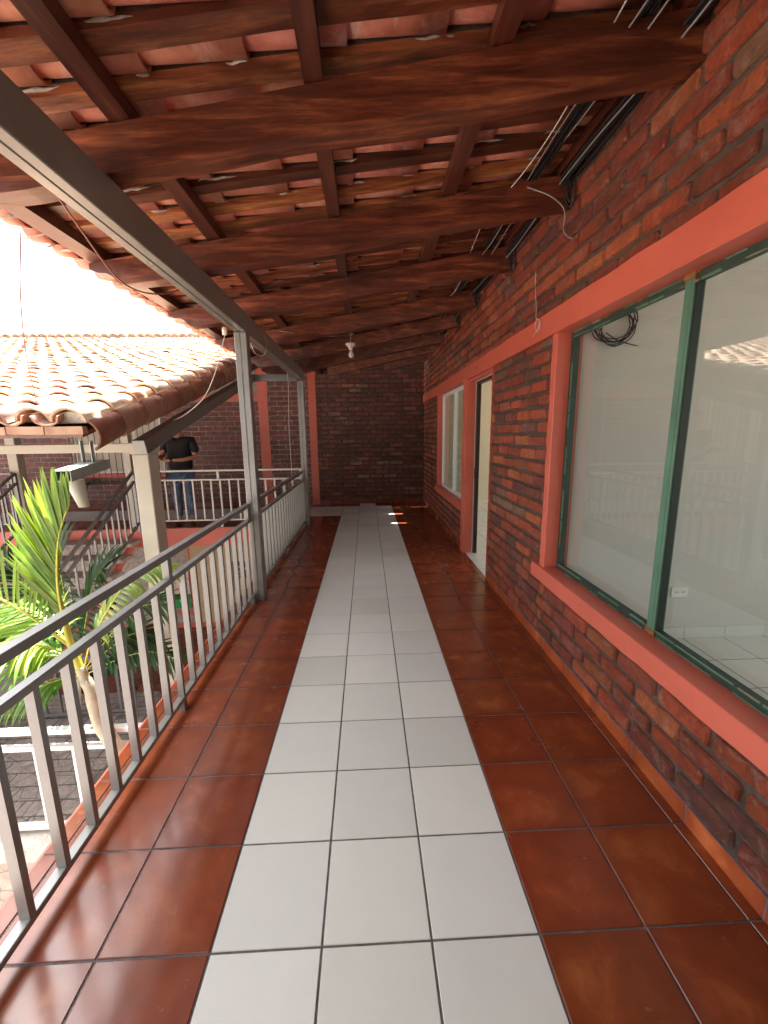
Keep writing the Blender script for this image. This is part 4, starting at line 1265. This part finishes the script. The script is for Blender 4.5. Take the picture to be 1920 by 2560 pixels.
# ================================================================= PALMS
def leaflet(mb, p, d, L, wd, droop, up, c, m=0, seg=5):
    """narrow folded leaflet from p along d"""
    d = Vector(d).normalized(); side = d.cross(Vector(up))
    if side.length < .01: side = Vector((1, 0, 0))
    side.normalize(); b = len(mb.v); p = Vector(p)
    cur = p.copy(); dd = d.copy()
    for i in range(seg + 1):
        t = i / seg; w_ = wd * (math.sin(math.pi * min(1, t * .85 + .14)) ** .8) * (1 if t < .98 else .1)
        if i == seg: w_ = wd * .04
        nrm = side.cross(dd).normalized()
        mb.v += [tuple(cur - side * w_ + nrm * w_ * .45), tuple(cur), tuple(cur + side * w_ + nrm * w_ * .45)]
        dd = (dd + Vector((0, 0, -droop / seg))).normalized(); cur = cur + dd * (L / seg)
    for i in range(seg):
        a = b + i * 3
        mb.face([a, a + 1, a + 4, a + 3], m, c, None, True); mb.face([a + 1, a + 2, a + 5, a + 4], m, c, None, True)
def frond(parent, pts, nl, L, wd, sides, ang, droop, mt, cfun, rr=(.008, .003), t0=.15, plane=None, shape=None):
    P = smooth(pts, 10); M = len(P) - 1
    q = MB(); q.tube(P, rr[0], 6, 1, WHITE3, True, rr[1])
    pl_ = Vector(plane or (0, -1, .25)).normalized()
    for i in range(nl):
        t = t0 + (1 - t0) * i / (nl - 1); f_ = t * M; k = min(int(f_), M - 1); p = P[k].lerp(P[k + 1], f_ - k)
        ax = (P[min(k + 2, M)] - P[max(k - 1, 0)]).normalized()
        lat = ax.cross(pl_).normalized()
        for s_ in sides:
            a = math.radians(ang * (1 - .45 * t) + R.uniform(-5, 5))
            d = ax * math.cos(a) + lat * (s_ * math.sin(a)) + pl_ * R.uniform(-.12, .12)
            LL = L * (shape(t) if shape else math.sin(math.pi * (.25 + .65 * (1 - t))) ** .7) * R.uniform(.88, 1.1)
            leaflet(q, p, d, LL, wd * R.uniform(.8, 1.15), droop * R.uniform(.7, 1.3), pl_, cfun())
    return q.build('frond', [mt, 'stalk'], parent)
def gc(): k = R.uniform(.7, 1.25); return (k * R.uniform(.85, 1.15), k, k * .9)
pm = empty('palm', (-1.055, 1.3, -2.79), 'bright yellow green young palm with sunlit fronds outside the near railing', 'palm')
q = MB(); q.tube(smooth([(-0.954, 1.319, -2.790), (-1.000, 1.309, -1.534), (-1.046, 1.300, -0.706), (-1.075, 1.300, -0.356), (-1.143, 1.300, -0.163), (-1.165, 1.300, 0.040), (-1.189, 1.300, 0.122), (-1.207, 1.300, 0.205)], 5),
                 [.055] * 5 + [.05] * 5 + [.046] * 5 + [.043] * 5 + [.038] * 5 + [.032] * 5 + [.027] * 5 + [.02], 12)
q.build('trunk', 'trunk', pm)
q = MB(); q.tube(smooth([(-1.193, 1.300, 0.150), (-1.220, 1.300, 0.251), (-1.243, 1.300, 0.371), (-1.257, 1.300, 0.490)], 5), .026, 10, 0, WHITE3, True, .010); q.build('crownshaft', 'stalk', pm)
# A: the tall folded young frond, leaflets to the upper left
frond(pm, [(-1.234, 1.300, 0.306), (-1.253, 1.300, 0.509), (-1.255, 1.300, 0.674), (-1.241, 1.300, 0.812), (-1.204, 1.291, 0.964), (-1.159, 1.282, 1.070), (-1.105, 1.273, 1.162)], 46, .40, .0155, (-1,), 38, -.18, 'leaf', gc, (.010, .003), .12, (0, -1, 0), lambda t: .62 + .5 * math.sin(math.pi * min(1, t * 1.05)) - .12 * t)
frond(pm, [(-1.234, 1.319, 0.306), (-1.262, 1.328, 0.509), (-1.271, 1.328, 0.674), (-1.257, 1.328, 0.785), (-1.220, 1.319, 0.895)], 26, .38, .0145, (-1,), 46, -.15, 'leaf', gc, (.008, .003), .25, (0, -1, .1), lambda t: .75 + .3 * math.sin(math.pi * t))
# B: left arching frond
frond(pm, [(-1.234, 1.300, 0.325), (-1.331, 1.273, 0.454), (-1.432, 1.245, 0.587), (-1.570, 1.208, 0.707), (-1.754, 1.171, 0.766), (-1.938, 1.144, 0.748)], 26, .38, .009, (-1, 1), 58, .30, 'leaf', gc, (.009, .003), .18, (.1, -.8, .5))
# C: right frond
frond(pm, [(-1.179, 1.300, 0.196), (-1.133, 1.291, 0.316), (-1.055, 1.282, 0.454), (-0.954, 1.273, 0.601), (-0.862, 1.282, 0.711), (-0.751, 1.300, 0.785), (-0.650, 1.319, 0.789)], 20, .15, .011, (-1, 1), 58, 1.3, 'leaf', gc, (.006, .002), .3, (0, -.6, .8))
# D, E: lower left fronds
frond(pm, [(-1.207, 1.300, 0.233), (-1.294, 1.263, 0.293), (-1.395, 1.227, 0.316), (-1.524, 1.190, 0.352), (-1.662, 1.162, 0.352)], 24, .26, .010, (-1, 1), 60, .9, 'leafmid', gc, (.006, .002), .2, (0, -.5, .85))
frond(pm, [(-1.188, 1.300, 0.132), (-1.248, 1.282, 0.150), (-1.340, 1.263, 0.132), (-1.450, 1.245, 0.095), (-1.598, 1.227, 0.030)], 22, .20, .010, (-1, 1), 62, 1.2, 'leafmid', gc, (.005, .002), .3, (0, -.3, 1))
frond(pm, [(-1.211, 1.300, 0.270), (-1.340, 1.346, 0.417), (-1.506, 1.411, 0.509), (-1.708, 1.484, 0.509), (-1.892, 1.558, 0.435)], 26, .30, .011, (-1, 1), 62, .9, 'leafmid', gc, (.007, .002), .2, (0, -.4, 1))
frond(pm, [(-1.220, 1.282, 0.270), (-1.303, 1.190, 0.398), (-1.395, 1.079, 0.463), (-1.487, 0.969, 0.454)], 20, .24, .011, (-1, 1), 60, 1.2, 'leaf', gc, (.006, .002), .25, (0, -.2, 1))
# shaded palm behind
pd = empty('palm', (-2.1, 2.3, LZ), 'dark shaded palm clump on the landing beside the cream column', 'palm')
q = MB(); q.tube(smooth([(-2.1, 2.35, LZ), (-2.08, 2.35, -1.0), (-2.0, 2.33, -.5)], 5), .03, 8, 0, WHITE3, True, .02); q.build('trunk', 'trunk', pd)
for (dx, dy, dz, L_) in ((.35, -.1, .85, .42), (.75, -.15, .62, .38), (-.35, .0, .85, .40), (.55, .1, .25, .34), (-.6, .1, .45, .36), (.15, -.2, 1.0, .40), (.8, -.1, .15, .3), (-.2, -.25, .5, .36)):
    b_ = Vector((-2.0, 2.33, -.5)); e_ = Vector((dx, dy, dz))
    frond(pd, [b_, b_ + e_ * .5 + Vector((0, 0, .12)), b_ + e_ * .85 + Vector((0, 0, .14)), b_ + e_ * 1.15 + Vector((0, 0, .02))], 22, L_ * .8, .013, (-1, 1), 60, .5, 'leafshade', gc, (.006, .002), .2, (0, -.4, 1))
# little planter plant hanging by the grille
pl2 = empty('potted_plant', (-5.35, 7.75, .4), 'small green potted plant hanging by the far gallery window grille', 'plant')
q = MB(); q.lathe([(.05, 0), (.08, .12), (.085, .13), (.075, .13)], (-5.35, 7.80, .42), 14); q.build('pot', 'terra_in', pl2)
q = MB()
for k in range(34):
    a = R.uniform(0, 6.28); e = R.uniform(.2, 1.2); leaflet(q, (-5.35, 7.80, .54), (math.cos(a), math.sin(a) * .8, e), R.uniform(.14, .26), .016, .9, (0, 0, 1), gc())
q.build('foliage', 'leafmid', pl2)
wire('hanger', [(-5.35, 7.80, .55), (-5.35, 7.86, .9), (-5.35, 7.93, 1.3)], .003, 'iron', '', parent=pl2)

# ================================================================= PEOPLE
def skin_obj(name, verts, edges, mt, parent, sub=2, root=0):
    me = bpy.data.meshes.new(name); me.from_pydata([v[:3] for v in verts], edges, [])
    o = bpy.data.objects.new(name, me); COL.objects.link(o); o.parent = parent
    o.modifiers.new('skin', 'SKIN')
    if not me.skin_vertices: pass
    for i, v in enumerate(verts):
        r = v[3]; r2 = v[4] if len(v) > 4 else r
        me.skin_vertices[0].data[i].radius = (r, r2)
    me.skin_vertices[0].data[root].use_root = True
    s = o.modifiers.new('sub', 'SUBSURF'); s.levels = sub; s.render_levels = sub
    me.materials.append(MT[mt]); o.modifiers['skin'].use_smooth_shade = True
    return o
def chain(V_, E_, pts, link_to=None):
    i0 = len(V_)
    for k, p in enumerate(pts):
        V_.append(p)
        if k: E_.append((i0 + k - 1, i0 + k))
    if link_to is not None: E_.append((link_to, i0))
    return i0, len(V_) - 1
def hand(V_, E_, wrist, pd_, nd, s=1.0, curl=.5, thumb_side=1):
    """palm and five fingers appended to a skin graph; wrist = vertex index"""
    w_ = Vector(V_[wrist][:3]); pd_ = Vector(pd_).normalized(); nd = Vector(nd).normalized(); sd_ = pd_.cross(nd).normalized() * thumb_side
    p = w_ + pd_ * .055 * s
    a, pi = chain(V_, E_, [(*p, .030 * s, .017 * s)], wrist)
    for k, L_ in enumerate((.074, .082, .076, .06)):
        base = w_ + pd_ * .088 * s + sd_ * ((1.5 - k) * .020 * s)
        d = pd_.copy(); pts = [(*base, .0095 * s)]; cur = base
        for j_ in range(3):
            d = (d + nd * curl * .55).normalized(); cur = cur + d * (L_ * s * (.45, .32, .23)[j_]); pts.append((*cur, (.009, .0085, .0075)[j_] * s))
        chain(V_, E_, pts, pi)
    base = w_ + pd_ * .035 * s + sd_ * .035 * s; d = (pd_ * .6 + sd_ * .8).normalized(); cur = base; pts = [(*base, .012 * s)]
    for j_ in range(2):
        cur = cur + d * .034 * s; d = (d + nd * .5).normalized(); pts.append((*cur, .0095 * s))
    chain(V_, E_, pts, pi)
def standing_man():
    r = empty('person', (-2.70, 6.33, .002), 'man in black shirt and blue jeans looking at his phone on the far gallery', 'person')
    V_, E_ = [], []
    # pelvis root, spine, neck, head
    chain(V_, E_, [(0, 0, .93, .165, .125), (0, -.01, 1.08, .17, .14), (0, 0, 1.25, .175, .13), (0, .01, 1.38, .15, .10), (0, .0, 1.46, .065, .065), (0, -.015, 1.53, .06, .062), (0, -.035, 1.60, .078, .092), (0, -.045, 1.69, .082, .10), (0, -.035, 1.745, .055, .07)])
    # left arm (image right)
    a, wl = chain(V_, E_, [(.19, .01, 1.40, .062), (.235, .0, 1.25, .052), (.255, -.03, 1.12, .043), (.12, -.19, 1.09, .038), (-.06, -.275, 1.085, .027)], 3)
    hand(V_, E_, wl, (-1, -.25, .05), (.1, -.2, .9), 1.0, .7, 1)
    a, wr = chain(V_, E_, [(-.19, .01, 1.40, .062), (-.245, -.02, 1.26, .052), (-.265, -.06, 1.13, .042), (-.27, -.20, 1.12, .035), (-.25, -.29, 1.125, .027)], 3)
    hand(V_, E_, wr, (.15, -.8, .25), (.6, .1, .8), 1.0, .8, -1)
    for s_ in (-1, 1):
        chain(V_, E_, [(.09 * s_, 0, .86, .10), (.10 * s_, -.02, .66, .082), (.105 * s_, -.02, .48, .06), (.105 * s_, .0, .30, .055), (.11 * s_, .02, .10, .038), (.12 * s_, -.03, .045, .036, .03), (.135 * s_, -.13, .03, .034, .022)], 0)
    skin_obj('body', V_, E_, 'skin', r)
    V_, E_ = [], []
    chain(V_, E_, [(0, 0, .86, .205, .155), (0, -.01, 1.0, .205, .17), (0, -.01, 1.15, .205, .165), (0, .0, 1.30, .215, .15), (0, .01, 1.40, .165, .12), (0, .01, 1.455, .085, .08)])
    for s_ in (-1, 1): chain(V_, E_, [(.20 * s_, .01, 1.395, .080), (.25 * s_, -.005, 1.26, .072), (.262 * s_, -.02, 1.18, .066)], 4)
    skin_obj('polo_shirt', V_, E_, 'shirt', r)
    V_, E_ = [], []
    chain(V_, E_, [(0, 0, .90, .17, .135)])
    for s_ in (-1, 1): chain(V_, E_, [(.095 * s_, 0, .82, .115), (.105 * s_, -.02, .64, .098), (.11 * s_, -.015, .47, .078), (.11 * s_, .005, .28, .070), (.115 * s_, .015, .10, .066)], 0)
    skin_obj('jeans', V_, E_, 'jean', r)
    for s_ in (-1, 1):
        V_, E_ = [], []; chain(V_, E_, [(.118 * s_, .04, .045, .042, .04), (.125 * s_, -.06, .042, .045, .036), (.14 * s_, -.16, .035, .040, .028)])
        skin_obj('shoe', V_, E_, 'shoe', r)
    V_, E_ = [], []; chain(V_, E_, [(0, .02, 1.66, .085, .07), (0, .0, 1.74, .088, .085), (0, -.06, 1.77, .06, .05)]); skin_obj('hair', V_, E_, 'hair', r)
    for s_ in (-1, 1):
        q = MB(); q.lathe([(.001, -.011), (.008, -.008), (.011, 0), (.008, .008), (.001, .011)], (.034 * s_, -.128, 1.665), 10); o = q.build('eye', 'signwhite'); o.parent = r
    q = MB(); q.bar((0, -.13, 1.66), (0, -.158, 1.628), .018, .022, 0, bev=.004); o = q.build('nose', 'skin'); o.parent = r
    q = MB(); q.box(-.022, .022, -.132, -.124, 1.592, 1.602); o = q.build('mouth', 'red'); o.parent = r
    q = MB(); q.bar((-.30, -.36, 1.10), (-.22, -.40, 1.20), .07, .010, 0, up=(.3, -1, .5)); o = q.build('phone', 'black'); 
    o.location = r.location; o.scale = (1.03, 1.03, 1.03); r.scale = (1.03, 1.03, 1.03); tag(o, 'dark phone held up in the standing man\'s hands', 'phone')
    q = MB(); q.tube([(-.012, -.262, 1.086), (-.05, -.272, 1.085)], .033, 12); o = q.build('wrist_watch', 'black'); o.parent = r
    q = MB(); q.bar((-.07, -.105, 1.45), (.0, -.135, 1.38), .03, .012, 0, bev=.004); q.bar((.07, -.105, 1.45), (.0, -.135, 1.38), .03, .012, 0, bev=.004); o = q.build('collar', 'shirt'); o.parent = r
    return r
standing_man()
def seated():
    r = empty('person', (-2.52, 3.66, LZ), 'seated person in black and white striped top behind the low grey railing', 'person')
    V_, E_ = [], []
    chain(V_, E_, [(0, 0, .50, .15, .12), (0, 0, .65, .135, .11), (0, .0, .82, .15, .11), (0, .01, .94, .13, .09), (0, 0, 1.02, .055), (0, -.02, 1.08, .052), (0, -.03, 1.15, .072, .085), (0, -.03, 1.24, .075, .09)])
    for s_ in (-1, 1):
        a, wl = chain(V_, E_, [(.165 * s_, 0, .94, .055), (.20 * s_, .0, .80, .045), (.21 * s_, -.06, .68, .038), (.14 * s_, -.22, .60, .03), (.07 * s_, -.30, .60, .024)], 3)
        hand(V_, E_, wl, (-.4 * s_, -.9, -.1), (0, -.2, -1), .95, .6, s_)
        chain(V_, E_, [(.09 * s_, -.05, .48, .09), (.11 * s_, -.40, .49, .07), (.11 * s_, -.44, .28, .055), (.11 * s_, -.42, .08, .038), (.12 * s_, -.52, .035, .034, .026)], 0)
    skin_obj('body', V_, E_, 'skin', r)
    V_, E_ = [], []
    chain(V_, E_, [(0, 0, .50, .175, .145), (0, 0, .65, .16, .135), (0, 0, .82, .17, .135), (0, .01, .95, .145, .105), (0, .01, 1.0, .075)])
    for s_ in (-1, 1): chain(V_, E_, [(.175 * s_, 0, .935, .068), (.21 * s_, 0, .81, .058)], 3)
    skin_obj('striped_top', V_, E_, 'stripe', r)
    V_, E_ = [], []
    chain(V_, E_, [(0, 0, .49, .16, .13)])
    for s_ in (-1, 1): chain(V_, E_, [(.09 * s_, -.05, .47, .105), (.11 * s_, -.40, .485, .085), (.11 * s_, -.44, .28, .07), (.11 * s_, -.42, .10, .06)], 0)
    skin_obj('trousers', V_, E_, 'shirt', r)
    V_, E_ = [], []; chain(V_, E_, [(0, .03, 1.10, .07, .05), (0, .02, 1.22, .085, .075), (0, -.02, 1.29, .07, .07)]); skin_obj('hair', V_, E_, 'hair', r)
    r.rotation_euler = (0, 0, math.radians(-60))
    s = empty('stool', (-2.52, 3.66, LZ), 'plain stool under the seated person in the striped top', 'stool')
    q = MB(); q.lathe([(.16, .36), (.17, .37), (.17, .39), (.15, .395)], (-2.52, 3.66, LZ), 18); q.build('seat', 'black', s)
    for k in range(4):
        a = math.pi / 4 + k * math.pi / 2; q = MB(); q.tube([(-2.52 + .12 * math.cos(a), 3.66 + .12 * math.sin(a), LZ + .36), (-2.52 + .16 * math.cos(a), 3.66 + .16 * math.sin(a), LZ)], .012, 8); q.build('leg', 'iron', s)
seated()
